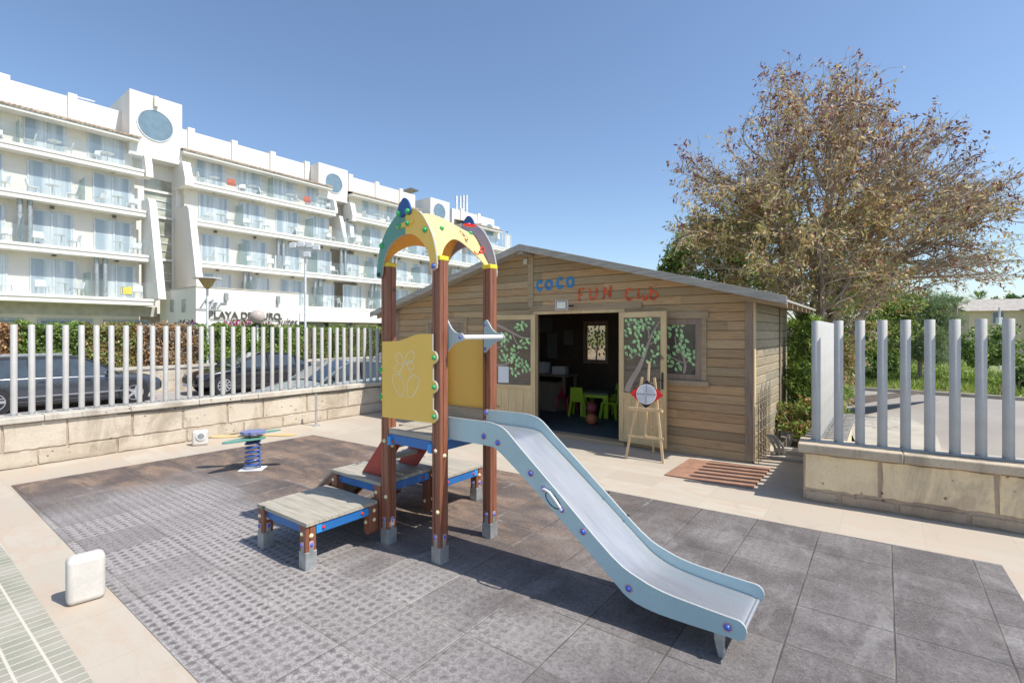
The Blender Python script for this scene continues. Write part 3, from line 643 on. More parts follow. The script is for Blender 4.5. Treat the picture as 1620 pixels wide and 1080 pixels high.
# platforms
def platform(x0,x1,y0,y1,z,legs,name='platform',beam=True):
    mb=MB(); n=6; w_=(y1-y0)/n
    for k in range(n): mb.box(x0+.004*math.sin(k*2.3),x1,y0+k*w_+.0007,y0+(k+1)*w_-.0007,z-.028,z-.0006*(k%3))
    p=mb.build(name,M['deck'],PT,bevel=.0012,seg=1)
    zt=z-.029
    for (x,y,full) in legs:
        if full:
            l=MB().xy([(x+a*.95,y+b*.95) for a,b in PR],.11,zt).build('platform_leg',M['post'],p)
            mb=MB().box(x-.046,x+.046,y-.046,y+.046,.004,.135)
            for s in ((x-.018,x+.018,y-.048,y-.043,.135,.21),(x+.043,x+.048,y-.018,y+.018,.135,.21)): mb.box(*s)
            mb.build('leg_shoe',M['galv'],p,bevel=.002,seg=1)
            bolt(p,(x-.005,y-.048,.185),(0,-1,0),'blue_bolt','pink',.013); bolt(p,(x+.048,y,.185),(1,0,0),'blue_bolt','pink',.013)
            bolt(p,(x-.005,y-.043,zt-.06),(0,-1,0),'cream_bolt',r=.015); bolt(p,(x+.043,y,zt-.075),(1,0,0),'cream_bolt',r=.015)
        else:
            pr=[(x-.043,zt),(x-.043,.13)]+[(x+.043*math.cos(a),.13+.043*math.sin(a)) for a in np.linspace(3.3,6.1,6)]+[(x+.043,.13),(x+.043,zt)]
            MB().xz(pr,y-.043,y+.043).build('hanging_post',M['post'],p,bevel=.006)
            for zz in (zt-.06,.19): bolt(p,(x-.01,y-.043,zz),(0,-1,0),'cream_bolt',r=.014); bolt(p,(x+.043,y+.0,zz+.02),(1,0,0),'cream_bolt',r=.014)
    for (a,b_) in (((x1-.03,y0+.09),(x1-.03,y1-.09)),((x0+.03,y0+.09),(x0+.03,y1-.09))):
        bm_=MB().box(a[0]-.02,a[0]+.02,a[1],b_[1],zt-.075,zt-.004).build('side_beam',M['blue'],p,bevel=.003)
        for yq in (a[1]-.005,b_[1]-.04): MB().box(a[0]-.026,a[0]+.026,yq,yq+.045,zt-.07,zt-.012).build('beam_bracket',M['cyan'],p,bevel=.003); bolt(p,(a[0]+.021,yq+(.06 if yq<(y0+y1)/2 else -.015),zt-.04),(1,0,0),'red',r=.011)
    MB().box(x0+.09,x1-.09,y0+.03,y0+.07,zt-.075,zt-.004).build('front_beam',M['blue'],p,bevel=.003)
    return p
platform(-.80,-.07,-.70,-.06,.355,[(-.745,-.655,1),(-.125,-.655,1),(-.105,-.10,0),(-.745,-.11,0)])
platform(-.76,-.055,-.045,.60,.50,[(-.715,-.0,0),(-.10,.0,0),(-.10,.555,0),(-.715,.555,0)])
platform(-.80,-.07,.645,1.31,.37,[(-.745,.70,0),(-.125,.70,0),(-.125,1.26,1),(-.745,1.26,1)])
rp=MB(); rp.prism([(-.765,-.03,.495),(-.765,.585,.495),(-1.32,.585,.03),(-1.32,-.03,.03)],(.015,0,-.03)); rp.build('ramp',M['deck'],PT)
MB().prism([(-.77,-.03,.46),(-.77,-.03,.38),(-1.22,-.03,.02),(-1.30,-.03,.02)],(0,.03,0)).prism([(-.77,.555,.46),(-.77,.555,.38),(-1.22,.555,.02),(-1.30,.555,.02)],(0,.03,0)).build('ramp_stringer',M['post'],PT)
for y in (.075,.49):
    l=MB().xz([(-.46,.502),(-.205,.502),(.04,.80),(.04,.924),(-.075,.945)],y,y+.018).build('ladder_side',M['red_panel'],PT,bevel=.003)
for z,x in ((.63,-.27),(.76,-.15)): MB().box(x-.03,x+.10,.094,.489,z,z+.03).build('ladder_tread',M['deck'],PT,bevel=.004)
# ---------------------------------------------------------------- rocker
RK=thing('spring_rocker','blue spring rocker with a winged insect top on the brown mat','spring rocker',G(400,742)+Vector((0,0,.005)),R(8)); RK.scale=(.84,.84,.97)
MB().box(-.17,.17,-.13,.13,0,.008).build('base_plate',M['paper'],RK)
sp=[(.105*math.cos(a),.105*math.sin(a),.025+.34*a/(2*math.pi*6)) for a in np.linspace(0,2*math.pi*6,132)]
MB().tube(sp,.0125,8).build('coil_spring',M['spring'],RK,smooth=True)
MB().lathe([(.075,.355),(.10,.365),(.10,.375),(.05,.378)],n=18).tube([(-.12,0,.39),(.12,0,.39)],.013,8).build('mount',M['dark'],RK,smooth=True)
wing=arc([(.05,.04),(.20,.035),(.36,.075),(.50,.09),(.60,.06),(.62,0),(.57,-.06),(.46,-.08),(.34,-.055),(.20,-.03),(.05,-.04)],3)
for s in (1,-1):
    MB().prism([(x*s,y+.03,.425) for x,y in wing],(0,0,.018)).build('wing',M['wing'],RK,bevel=.004)
MB().prism([(x,y,.402) for x,y in arc([(.13,.09),(-.05,.12),(-.12,.02),(-.27,-.22),(-.31,-.33),(-.24,-.36),(-.05,-.24),(.12,-.13),(.19,-.02),(.13,.09)],3)[:-1]],(0,0,.02)).build('lower_body',M['teal'],RK,bevel=.004)
MB().prism([(x,y,.445) for x,y in arc([(.05,.06),(.22,.24),(.30,.34),(.26,.36),(.10,.28),(-.05,.12),(.05,.06)],3)[:-1]],(0,0,.016)).build('tail',M['teal'],RK,bevel=.004)
seat=[( (.17+.012*math.cos(9*a))*math.cos(a),(.15+.012*math.cos(9*a))*math.sin(a)+.02) for a in np.linspace(0,6.283,73)[:-1]]
MB().prism([(x,y,.463) for x,y in seat],(0,0,.04)).build('seat',simple('periwinkle_seat',(.21,.23,.42),.5,var=.15),RK,bevel=.006)
# ---------------------------------------------------------------- small things round the mat
def soft_block(name,label,cat,loc,rz,sx,sy,sz,taper=.94,mat='boll'):
    mb=MB(); mb.add([(-sx/2,-sy/2,0),(sx/2,-sy/2,0),(sx/2,sy/2,0),(-sx/2,sy/2,0),(-sx/2*taper,-sy/2*taper,sz),(sx/2*taper,-sy/2*taper,sz),(sx/2*taper,sy/2*taper,sz),(-sx/2*taper,sy/2*taper,sz)],[(0,3,2,1),(4,5,6,7),(0,1,5,4),(1,2,6,5),(2,3,7,6),(3,0,4,7)])
    o=mb.build(name,M[mat],smooth=True,bevel=.035,seg=5,sharp=80); o.location=loc; o.rotation_euler=(0,0,rz); return o
b0=G(105,963); b1=G(168,944.7); bd=(b1-b0).normalized()
tag(soft_block('stone_bollard','','',b0+(b1-b0)*.5+Vector((-bd.y,bd.x,0))*.065,math.atan2(bd.y,bd.x),(b1-b0).length+.0,.13,.30,1.0),'white rounded block bollard on the paving at lower left','bollard')
lb=thing('ground_lamp_box','small white box with a round grille against the left wall','lamp box',G(318,705)+Vector((-.05,.06,0)),R(30))
o=soft_block('box_body','','',(0,0,0),0,.22,.13,.235,.97); o.parent=lb
MB().lathe([(.062,0),(.062,.012),(.05,.016),(.05,.008)],(.01,-.066,.145),22,(0,-1,0)).build('grille_ring',M['paper'],lb,smooth=True)
MB().lathe([(.049,0),(.046,.006),(.01,.010)],(.01,-.069,.145),20,(0,-1,0)).build('grille',M['galv'],lb,smooth=True)
pp_=thing('steel_post','thin polished steel post with a round foot before the left wall','post',G(500,673))
MB().tube([(0,0,.02),(0,0,.60)],.022,14).build('tube',M['steel'],pp_,smooth=True); MB().lathe([(.07,0),(.07,.008),(.03,.022)],n=18).build('foot_plate',M['galv'],pp_,smooth=True)
cable=MB().tube([LW+V*(1.2+i*.42)+U*(.018)+Vector((0,0,.575-.035*math.sin(i*.9)**2+ .0)) for i in range(17)],.008,6).build('cable',M['dark'],smooth=True)
tag(cable,'dark cable sagging under the coping of the left wall','cable')
mq=[G(1051,752),G(1091,726.6),G(1219.6,742),G(1190.7,773.5)]
o=MB().xy([(p.x,p.y) for p in mq],.002,.018).build('door_mat',M['coir'],bevel=.004); tag(o,'rust brown coir door mat on the paving before the wooden cabin','door mat')
# ---------------------------------------------------------------- wooden cabin
CA=thing('wooden_cabin','brown wooden club cabin with low gable roof and open double door','cabin',CB,ANG)
Wd=7.22; RX=-3.61; ZE=2.262; ZRg=3.217; DP=2.9; BH=.128; SL=(ZRg-ZE)/3.61
def rz_(x): return ZRg-abs(x-RX)*SL
def boards(mb, x0,x1,z0,z1, yface=0, openings=(), gable=True, axis='x', sgn=-1):
    r=0
    k0=int(z0/BH)
    for k in range(k0,int(z1/BH)+1):
        a,b_=k*BH,min((k+1)*BH,z1)
        if b_-a<.01: continue
        spans=[(x0,x1)]
        for (ox0,ox1,oz0,oz1) in openings:
            if b_>oz0+.03 and a<oz1-.03:
                ns=[]
                for (p,q) in spans:
                    if ox0>p: ns.append((p,min(q,ox0)))
                    if ox1<q: ns.append((max(p,ox1),q))
                ns=[(p,q) for p,q in ns if q-p>.01]
                spans=ns
        for (p,q) in spans:
            if gable:
                zt=b_
                if zt>ZE:
                    d=(ZRg-zt)/SL; d0=(ZRg-a)/SL
                    P_=max(p,RX-max(d0,0)); Q_=min(q,RX+max(d0,0)); 
                    if d0<=.02 or Q_<=P_: continue
                    pt=max(P_,RX-max(d,0)); qt=min(Q_,RX+max(d,0))
                    if qt<pt: pt=qt=RX
                    poly=(P_,Q_,qt,pt)
                else: poly=(p,q,q,p)
            else: poly=(p,q,q,p)
            g=.004
            def pt_(x,z,d): return (x,yface+d,z) if axis=='x' else (yface-d,x,z)
            c0,c1,c2,c3=poly
            vs=[pt_(c0,a,-.012),pt_(c1,a,-.012),pt_(c1,a+.012,-.018),pt_(c0,a+.012,-.018),pt_(c2,b_-.014,-.018),pt_(c3,b_-.014,-.018),pt_(c2,b_-.002,-.002),pt_(c3,b_-.002,-.002),pt_(c0,a,0.02),pt_(c1,a,.02)]
            mb.add(vs,[(8,9,1,0),(0,1,2,3),(3,2,4,5),(5,4,6,7)])
    return mb
DO=(-3.488,-1.894,0,2.08); WI=(-1.66,-.66,1.07,1.96); WL=(-6.2,-5.2,1.07,1.96)
fw=boards(MB(),-Wd+.0,0,.03,ZRg,0,(DO,WI,WL)).build('front_wall',M['clad'],CA)
# solid wall behind the boards (interior face)
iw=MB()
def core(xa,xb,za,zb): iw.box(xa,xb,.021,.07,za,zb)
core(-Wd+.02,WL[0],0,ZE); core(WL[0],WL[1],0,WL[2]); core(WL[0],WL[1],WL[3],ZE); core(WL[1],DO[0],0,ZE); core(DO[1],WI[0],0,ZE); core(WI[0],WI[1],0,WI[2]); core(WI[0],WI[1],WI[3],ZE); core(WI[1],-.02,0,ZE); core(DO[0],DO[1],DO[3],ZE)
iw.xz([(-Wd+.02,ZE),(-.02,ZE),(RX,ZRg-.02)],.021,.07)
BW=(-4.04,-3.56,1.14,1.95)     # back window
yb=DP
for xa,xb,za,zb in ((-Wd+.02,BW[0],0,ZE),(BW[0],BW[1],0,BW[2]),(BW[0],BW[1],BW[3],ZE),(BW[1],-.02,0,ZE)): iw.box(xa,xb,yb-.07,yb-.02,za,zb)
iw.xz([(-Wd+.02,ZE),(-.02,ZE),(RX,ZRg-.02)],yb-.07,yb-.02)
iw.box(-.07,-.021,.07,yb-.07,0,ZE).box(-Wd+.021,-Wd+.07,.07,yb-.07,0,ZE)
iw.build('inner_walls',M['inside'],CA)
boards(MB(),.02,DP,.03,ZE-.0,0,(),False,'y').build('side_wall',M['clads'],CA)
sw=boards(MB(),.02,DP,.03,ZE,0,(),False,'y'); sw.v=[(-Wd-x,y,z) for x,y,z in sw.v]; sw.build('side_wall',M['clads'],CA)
bw=boards(MB(),-Wd,0,.03,ZRg,0,(BW,)); bw.v=[(x,DP-y,z) for x,y,z in bw.v]; bw.build('back_wall',M['clad'],CA)
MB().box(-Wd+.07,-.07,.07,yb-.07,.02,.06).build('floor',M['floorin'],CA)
for x0,x1 in ((-.085,.022),(-Wd-.022,-Wd+.085)):
    MB().box(x0,x1,-.034,.0,.02,ZE+.03).build('corner_post',M['frame'],CA,bevel=.004)
MB().box(.0195,.036,-.034,.07,.02,ZE+.0).build('corner_post',M['pine'],CA,bevel=.003)
MB().box(.019,.040,2.02,2.10,.02,ZE).build('side_batten',M['frame'],CA)
# roof: two slopes, plank underside, grey barge boards, rafters showing under the eave
OF,OS,RT=.35,.454,.05
for sg in (-1,1):
    e=(Wd/2+OS); za=ZRg+.053; zb=za-e*SL
    pts=[(RX,za-.02),(RX+sg*e,zb-.02),(RX+sg*e,zb-RT),(RX,za-RT)]
    MB().xz(pts,-OF,DP+.12).build('roof_slope',M['fascia'],CA)
    bg_=[(RX,za+.018),(RX+sg*(e+.012),zb+.018),(RX+sg*(e+.012),zb-.088),(RX,za-.096)]
    MB().xz(bg_,-OF-.028,-OF-.001).build('barge_board',M['fascia'],CA,bevel=.003)
    rf=MB()
    for k in range(7):
        y=-.20+k*.48; x1_=RX+sg*(e-.01); zb2=za-(e-.01)*SL-RT-.002; x0_=RX+sg*(Wd/2-.1); z02=za-(Wd/2-.1)*SL-RT-.002
        rf=MB().prism([(x0_,y,z02),(x1_,y,zb2),(x1_,y,zb2-.07),(x0_,y,z02-.10)],(0,.045,0)); rf.build('rafter',M['frameh'],CA)
MB().box(RX-.055,RX+.055,-OF+.005,.0,ZRg-.10,ZRg-.0).build('ridge_beam',M['fascia'],CA)
MB().box(RX-.06,RX+.055,-.032,.0,2.20,ZRg-.02).build('gable_batten',M['frameh'],CA,bevel=.003)
# door surround and leaves
MB().box(DO[0]-.07,DO[0],-.036,.03,.03,2.13).box(DO[1],DO[1]+.07,-.036,.03,.03,2.13).box(DO[0],DO[1],-.036,.03,2.08,2.13).build('door_frame',M['pine'],CA,bevel=.003)
MB().box(DO[0]-.15,DO[1]+.35,-.040,-.019,2.132,2.225).build('lintel_board',M['frameh'],CA,bevel=.003)
MB().box(DO[0]-.1,DO[1]+.1,-.14,.07,.0,.058).build('threshold',M['frameh'],CA,bevel=.004)
def leafset(mb, cx_,cz_,r,n,seed,y,xl,xh,zl,zh):
    rr=random.Random(seed)
    done=[]
    for i in range(n):
        for _ in range(12):
            a=rr.uniform(0,6.28); q=r*1.15*math.sqrt(rr.random()); x=cx_+q*math.cos(a); z=cz_+q*.85*math.sin(a)
            if all(math.hypot(x-p,z-q_)> .064 for p,q_ in done): break
        else: continue
        if not(xl+.01<x<xh-.01 and zl+.01<z<zh-.01): continue
        done.append((x,z)); th=rr.gauss(-1.25,.7); l=rr.uniform(.036,.052); wd=l*.60
        pts=[(x+l*t_*math.cos(th)-s_*wd*math.sin(th), z+l*t_*math.sin(th)+s_*wd*math.cos(th)) for t_,s_ in ((-1,0),(-.45,.8),(.2,.85),(1,0),(.2,-.85),(-.45,-.8))]
        pts=[(min(max(p,xl),xh),min(max(q_,zl),zh)) for p,q_ in pts]
        yy_=y-.0002*i
        mb.add([(p,yy_,q_) for p,q_ in pts],[(0,1,2,3,4,5)],0)
def painted_tree(par,y,xl,xh,zl,zh,branches,clumps,seed):
    mb=MB()
    for (p,w0,w1) in branches:
        P=arc(p,4); n=len(P)
        L_=[];R_=[]
        for i,(x,z) in enumerate(P):
            a=Vector(P[min(i+1,n-1)])-Vector(P[max(i-1,0)]); a.normalize(); wv=(w0+(w1-w0)*i/(n-1))/2
            x1,z1=x-a.y*wv,z+a.x*wv; x2,z2=x+a.y*wv,z-a.x*wv
            L_.append((min(max(x1,xl),xh),y,min(max(z1,zl),zh))); R_.append((min(max(x2,xl),xh),y,min(max(z2,zl),zh)))
        mb.add(L_+R_,[(i,i+1,n+i+1,n+i) for i in range(n-1)],0)
    mb.build('painted_branches',M['twigp'],par)
    lf=MB()
    for k,(cx_,cz_,r,n) in enumerate(clumps): leafset(lf,cx_,cz_,r,n,seed+k,y-.001,xl,xh,zl,zh)
    lf.build('painted_leaves',M['leafp'],par)
def door(hx,rot,side,wd=.80):
    o=bpy.data.objects.new('door',None); C.objects.link(o); o.parent=CA; o.location=(hx,-.045,.075); o.rotation_euler=(0,0,rot)
    s=side; X=lambda a:a*s
    def bx(mb,a,b_,z0,z1,y0=-.04,y1=0): return mb.box(min(X(a),X(b_)),max(X(a),X(b_)),y0,y1,z0,z1)
    Ht=2.0
    mb=MB(); bx(mb,0,.085,0,Ht); bx(mb,wd-.085,wd,0,Ht); mb.build('door_stile',M['pine'],o,bevel=.003)
    mb=MB(); bx(mb,.0855,wd-.0855,Ht-.085,Ht,-.039,-.001); bx(mb,.0855,wd-.0855,0,.13,-.039,-.001); bx(mb,.0855,wd-.0855,.68,.76,-.039,-.001); mb.build('door_rail',M['pineh'],o,bevel=.003)
    mb=MB(); 
    for k in range(5): q=.0855+(wd-.171)/5; bx(mb,.0855+k*(wd-.171)/5+.002,.0855+(k+1)*(wd-.171)/5-.002,.131,.679,-.028,-.012)
    mb.build('door_panel',M['pine'],o)
    mb=MB(); bx(mb,.0855,wd-.0855,.761,Ht-.086,-.022,-.018); g_=mb.build('glass_pane',M['glass'],o)
    return o,g_,Ht,X
dr,gp_,Ht,X=door(DO[1]+.0,R(-9),1)
gx0,gx1,gz0,gz1=.09,.71,.765,1.91
painted_tree(gp_,-.0235,gx0,gx1,gz0,gz1,[([(.13,.765),(.20,.92),(.33,1.12),(.42,1.30),(.50,1.50),(.58,1.68),(.70,1.85)],.11,.010),([(.42,1.32),(.30,1.36),(.18,1.45),(.10,1.46)],.02,.008),([(.52,1.60),(.50,1.74),(.36,1.85),(.12,1.80)],.024,.008),([(.40,1.30),(.45,1.42),(.40,1.50)],.012,.006),([(.50,1.50),(.62,1.55),(.70,1.60)],.02,.008),([(.30,1.36),(.22,1.28),(.12,1.28)],.014,.006)],
 [(.22,1.84,.11,22),(.14,1.66,.06,10),(.47,1.83,.12,22),(.36,1.70,.08,13),(.66,1.62,.07,12),(.16,1.40,.10,20),(.38,1.42,.09,17),(.64,1.40,.08,15),(.56,1.24,.08,12),(.30,1.58,.05,7)],11)
hd=MB().box(X(.735),X(.765),-.052,-.041,.86,1.10).tube([(.75,-.05,.99),(.75,-.09,.99),(.64,-.092,.985)],.009,8); hd.build('door_handle',M['dark'],dr,bevel=.002)
dl,gl_,Ht,X=door(DO[0],R(17),-1,.86)
painted_tree(gl_,-.0235,-.77,-.09,gz0,gz1,[([(-.77,1.84),(-.62,1.78),(-.42,1.68),(-.25,1.60),(-.09,1.58)],.06,.02),([(-.42,1.66),(-.35,1.50),(-.22,1.42),(-.12,1.42)],.02,.008),([(-.77,1.10),(-.55,1.12),(-.42,1.25),(-.30,1.35)],.05,.012),([(-.60,1.12),(-.45,1.02),(-.30,1.00)],.02,.008),([(-.77,1.40),(-.60,1.45),(-.50,1.5)],.02,.006)],
 [(-.28,1.80,.10,20),(-.56,1.60,.09,16),(-.20,1.48,.09,18),(-.35,1.42,.07,10),(-.52,1.30,.12,24),(-.35,1.18,.10,22),(-.20,1.08,.10,22),(-.40,.98,.08,14),(-.62,1.22,.08,14),(-.60,1.48,.06,10)],41)
MB().box(-.70,-.50,-.0285,-.026,.79,1.08).build('paper_notice',M['paper'],dl)
def window(x0,x1,z0,z1,branch=True,seed=0):
    o=MB().box(x0,x0+.085,-.028,.03,z0,z1).box(x1-.085,x1,-.028,.03,z0,z1).box(x0+.0855,x1-.0855,-.028,.03,z1-.085,z1).box(x0+.0855,x1-.0855,-.028,.03,z0,z0+.085).build('window',M['frame'],CA,bevel=.004)
    g_=MB().box(x0+.086,x1-.086,.0,.004,z0+.086,z1-.086).build('pane',M['glass'],o)
    MB().box(x0-.07,x0-.001,-.034,-.0,z0-.0,z1-.0).box(x1+.001,x1+.07,-.034,-.0,z0-.0,z1-.0).build('side_trim',M['frameh'],o,bevel=.003)
    MB().box(x0-.10,x1+.10,-.042,-.0,z1+.001,z1+.10).build('head_trim',M['frameh'],o,bevel=.006)
    MB().box(x0-.11,x1+.11,-.075,-.0,z0-.085,z0-.002).build('sill',M['frameh'],o,bevel=.012)
    return o,g_
wo,wg=window(*WI); x0=WI[0]+.086; x1=WI[1]-.086; z0=WI[2]+.086; z1=WI[3]-.086
painted_tree(wg,-.0015,x0,x1,z0,z1,[([(x1-.17,z0+.01),(x1-.15,z0+.14),(x1-.20,z0+.30),(x1-.28,z0+.42),(x1-.30,z0+.55)],.04,.012),([(x1-.15,z0+.15),(x1-.08,z0+.22),(x1-.0,z0+.25)],.016,.006),([(x1-.18,z0+.16),(x1-.35,z0+.24),(x1-.45,z0+.3)],.022,.006),([(x1-.27,z0+.42),(x1-.2,z0+.47),(x1-.14,z0+.52)],.014,.005)],
 [(x1-.27,z1-.09,.11,26),(x1-.17,z0+.46,.06,8),(x1-.18,z0+.33,.08,12),(x1-.36,z0+.34,.09,16),(x1-.05,z0+.28,.07,11),(x1-.05,z0+.17,.04,5),(x1-.30,z0+.10,.08,10),(x1-.42,z0+.2,.07,9),(x1-.48,z1-.12,.1,14)],71)
window(*WL)
bk=MB().box(BW[0]-.07,BW[0],DP-.075,DP+.02,BW[2]-.07,BW[3]+.07).box(BW[1],BW[1]+.07,DP-.075,DP+.02,BW[2]-.07,BW[3]+.07).box(BW[0],BW[1],DP-.075,DP+.02,BW[3],BW[3]+.07).box(BW[0],BW[1],DP-.075,DP+.02,BW[2]-.07,BW[2]).build('window',M['frame'],CA)
bg2=MB().box(BW[0],BW[1],DP-.03,DP-.026,BW[2],BW[3]).build('pane',M['glass'],bk)
painted_tree(bg2,DP-.035,BW[0],BW[1],BW[2],BW[3],[([(-3.80,1.14),(-3.78,1.4),(-3.76,1.7),(-3.72,1.95)],.04,.02),([(-3.78,1.3),(-3.89,1.45),(-3.98,1.6)],.02,.01),([(-3.76,1.4),(-3.68,1.6),(-3.60,1.7)],.02,.01)],[(-3.89,1.75,.16,14),(-3.70,1.7,.14,12),(-3.93,1.45,.14,9),(-3.69,1.4,.14,9)],91)
# hand painted lettering, strokes of brush paint lying 2 mm proud of the boards
def strokes(name,par,chars,mat,y,w_):
    mb=MB(); rr=random.Random(5)
    for (ox,oz,sx,sz,pl) in chars:
        for st in pl:
            P=arc([(ox+a*sx,oz+b_*sz) for a,b_ in st],4) if len(st)>2 else [(ox+a*sx,oz+b_*sz) for a,b_ in st]
            n=len(P); L_=[];R_=[]
            for i,(x,z) in enumerate(P):
                a=Vector(P[min(i+1,n-1)])-Vector(P[max(i-1,0)]); a.normalize(); q=w_/2*rr.uniform(.8,1.2)
                L_.append((x-a.y*q,y,z+a.x*q)); R_.append((x+a.y*q,y,z-a.x*q))
            mb.add(L_+R_,[(i,i+1,n+i+1,n+i) for i in range(n-1)]); y-=.0004
    return mb.build(name,M[mat],par)
Cc=[[(.95,.80),(.6,1.0),(.2,.85),(.05,.5),(.2,.12),(.6,0),(.95,.22)]]
Oo=[[(.5,1),(.15,.85),(.02,.5),(.15,.12),(.5,0),(.85,.12),(.98,.5),(.85,.85),(.5,1)]]
Ff=[[(.1,0),(.12,.95)],[(.1,.95),(.5,1.0),(.9,1.0)],[(.12,.5),(.65,.52)]]
Uu=[[(.08,1),(.05,.4),(.25,.05),(.6,.05),(.88,.35),(.92,1.05)]]
Nn=[[(.05,0),(.08,.95)],[(.08,.95),(.85,.05)],[(.85,.05),(.92,1.05)]]
ll=[[(.5,0),(.5,1)]]; uu=[[(.1,.6),(.12,.2),(.4,0),(.8,.15),(.85,.6)],[(.85,.6),(.9,0)]]
bb=[[(.12,1),(.12,0)],[(.12,.5),(.55,.62),(.9,.35),(.6,.02),(.12,.05)]]
def sx_(px): return along(px, CB-V*.024, U)
def zz_(px,py): s=along(px,CB-V*.024,U); Y=CB.y-V.y*.024+U.y*s; return H-(py-HY)/F*Y
def ch_(px0,px1,pyb,pyt,c): return (sx_(px0),zz_((px0+px1)/2,pyb),sx_(px1)-sx_(px0),zz_((px0+px1)/2,pyt)-zz_((px0+px1)/2,pyb),c)
strokes('lettering',CA,[ch_(849,858,459,445,Cc),ch_(863,873,457,444,Oo),ch_(881,890,455,440,Cc),ch_(897,907,453,439,Oo)],'bluet',-.0215,.050)
strokes('lettering',CA,[ch_(915,925,476,457,Ff),ch_(932,945,473,456,Uu),ch_(955,967,471,453,Nn),ch_(989,1001,474,457,Cc),ch_(1006,1013,473,456,ll),ch_(1016,1024,474,460,uu),ch_(1027,1041,473,453,bb)],'redt',-.0215,.036)
MB().ball((sx_(953),-.022,zz_(953,472)),.018,8,(1,.1,1)).build('lettering',M['redt'],CA)
fl=thing('floodlight','square white floodlight on an arm over the cabin door','floodlight',CB+U*sx_(902)-V*.30+Vector((0,0,zz_(900,484)+.0)),ANG+R(12)); fl.scale=(1.3,1,1.3)
MB().box(-.085,.085,-.02,.03,-.065,.065).build('housing',M['boll'],fl,bevel=.01)
MB().box(-.068,.068,-.024,-.0205,-.050,.050).build('bezel',M['dark'],fl); MB().add([(-.06,-.027,-.043),(.06,-.027,-.043),(.06,-.027,.043),(-.06,-.027,.043),(0,-.025,-.0)],[(0,1,4),(1,2,4),(2,3,4),(3,0,4)]).build('lens',M['lens'],fl)
MB().tube([(0,.03,0),(.05,.10,-.005),(.10,.30,0)],.012,8).build('arm',M['dark'],fl)
jb=MB().box(-.04,.04,-.03,.0,-.05,.05).build('junction_box',M['boll'],bevel=.006); jb.location=CB+U*(RX-.10)-V*.035+Vector((0,0,3.03)); jb.rotation_euler=(0,0,ANG); tag(jb,'small white junction box under the cabin ridge','junction box')
# ---------------------------------------------------------------- easel with target board
ea,eb,ec=G(990,725),G(1049,733),G(1034,717)
mid=(ea+eb)/2; ex=(eb-ea).normalized(); ey=Vector((-ex.y,ex.x,0)); EA=thing('easel','light wooden tripod easel standing before the open cabin door','easel',mid,math.atan2(ex.y,ex.x))
hw=(eb-ea).length/2; lc=(ec-mid); ry=lc.dot(ey); rx=lc.dot(ex)
for s in (-1,1): MB().bar((s*hw,0,0),(s*.085,.20,1.13),.034,.022,(0,1,0)).build('front_leg',M['easel'],EA,bevel=.002)
MB().bar((rx,max(ry,.45),0),(.0,.22,1.05),.03,.02,(0,1,0)).build('rear_leg',M['easel'],EA,bevel=.002)
MB().bar((0,.055,.33),(0,.245,1.35),.028,.020,(0,1,0)).build('mast',M['easel'],EA,bevel=.002)
MB().box(-.235,.235,.03,.10,.675,.70).box(-.235,.235,.022,.035,.69,.725).build('tray',M['easel'],EA,bevel=.002)
MB().box(-.25,.25,.045,.06,.30,.335).build('cross_bar',M['easel'],EA,bevel=.002)
MB().box(-.10,.10,.205,.225,1.02,1.05).build('head_bar',M['easel'],EA,bevel=.002)
TB=thing('target_board','diamond shaped dart target with white rings hung on the easel','target board',mid+ey*.085+Vector((0,0,.70))+ex*.0,math.atan2(ex.y,ex.x)); TB.rotation_euler=(R(-9),0,math.atan2(ex.y,ex.x))
MB().xz([(0,.005),(.20,.205),(0,.405),(-.20,.205)],-.01,0).build('board',M['black'],TB,bevel=.002)
for s in (-1,1): MB().xz([(s*.235,.205),(s*.12,.30),(s*.10,.205),(s*.12,.11)],-.012,-.002).build('corner_tip',M['red'],TB,bevel=.002)
dd_=MB().lathe([(.140,0),(.140,.006)],(0,-.0125,.205),40,(0,-1,0)).build('target_face',M['paper'],TB)
rg=MB()
for r in (.112,.082,.052,.024): rg.tube([(r*math.cos(a),-.0195,.205+r*math.sin(a)) for a in np.linspace(0,6.283,41)[:-1]],.0016,4,closed=True)
for q in (-.125,-.097,-.067,-.038,.038,.067,.097,.125): rg.box(q-.006,q+.006,-.021,-.0187,.198,.212); rg.box(-.005,.005,-.021,-.0187,.198+q,.212+q)
rg.box(-.02,.02,-.021,-.0187,.202,.208); rg.build('target_rings',M['signd'],TB)
# ---------------------------------------------------------------- inside the cabin
def inL(x,y,z=.06): return CB+U*x+V*y+Vector((0,0,z))
tb=thing('kids_table','lime green plastic kids table inside the cabin','table',inL(-3.28,1.95),ANG+R(8))
MB().box(-.30,.30,-.30,.30,.46,.50).build('table_top',simple('grey_green_top',(.13,.17,.10),.4),tb,bevel=.012)
for sx in (-1,1):
    for sy in (-1,1): MB().prism([(sx*.29,sy*.29,.459),(sx*.12,sy*.29,.459),(sx*.18,sy*.27,.40),(sx*.20,sy*.27,0),(sx*.29,sy*.29,0)],(0,-sy*.05,0)).build('leg',M['lime'],tb)
MB().box(-.29,.29,-.30,-.285,.40,.459).build('apron',M['lime'],tb)
def kchair(label,loc,rz,mat,name='kids_chair'):
    c=thing(name,label,'chair',loc,rz)
    MB().box(-.16,.16,-.15,.15,.30,.325).build('seat',mat,c,bevel=.01)
    MB().prism([(-.15,.155,.30),(.15,.155,.30),(.12,.20,.60),(-.12,.20,.60)],(0,.022,.0)).build('backrest',mat,c,bevel=.008)
    for sx in (-1,1):
        for sy in (-1,1): MB().bar((sx*.17,sy*.17,0),(sx*.135,sy*.13,.30),.045,.045).build('leg',mat,c,bevel=.008)
    return c
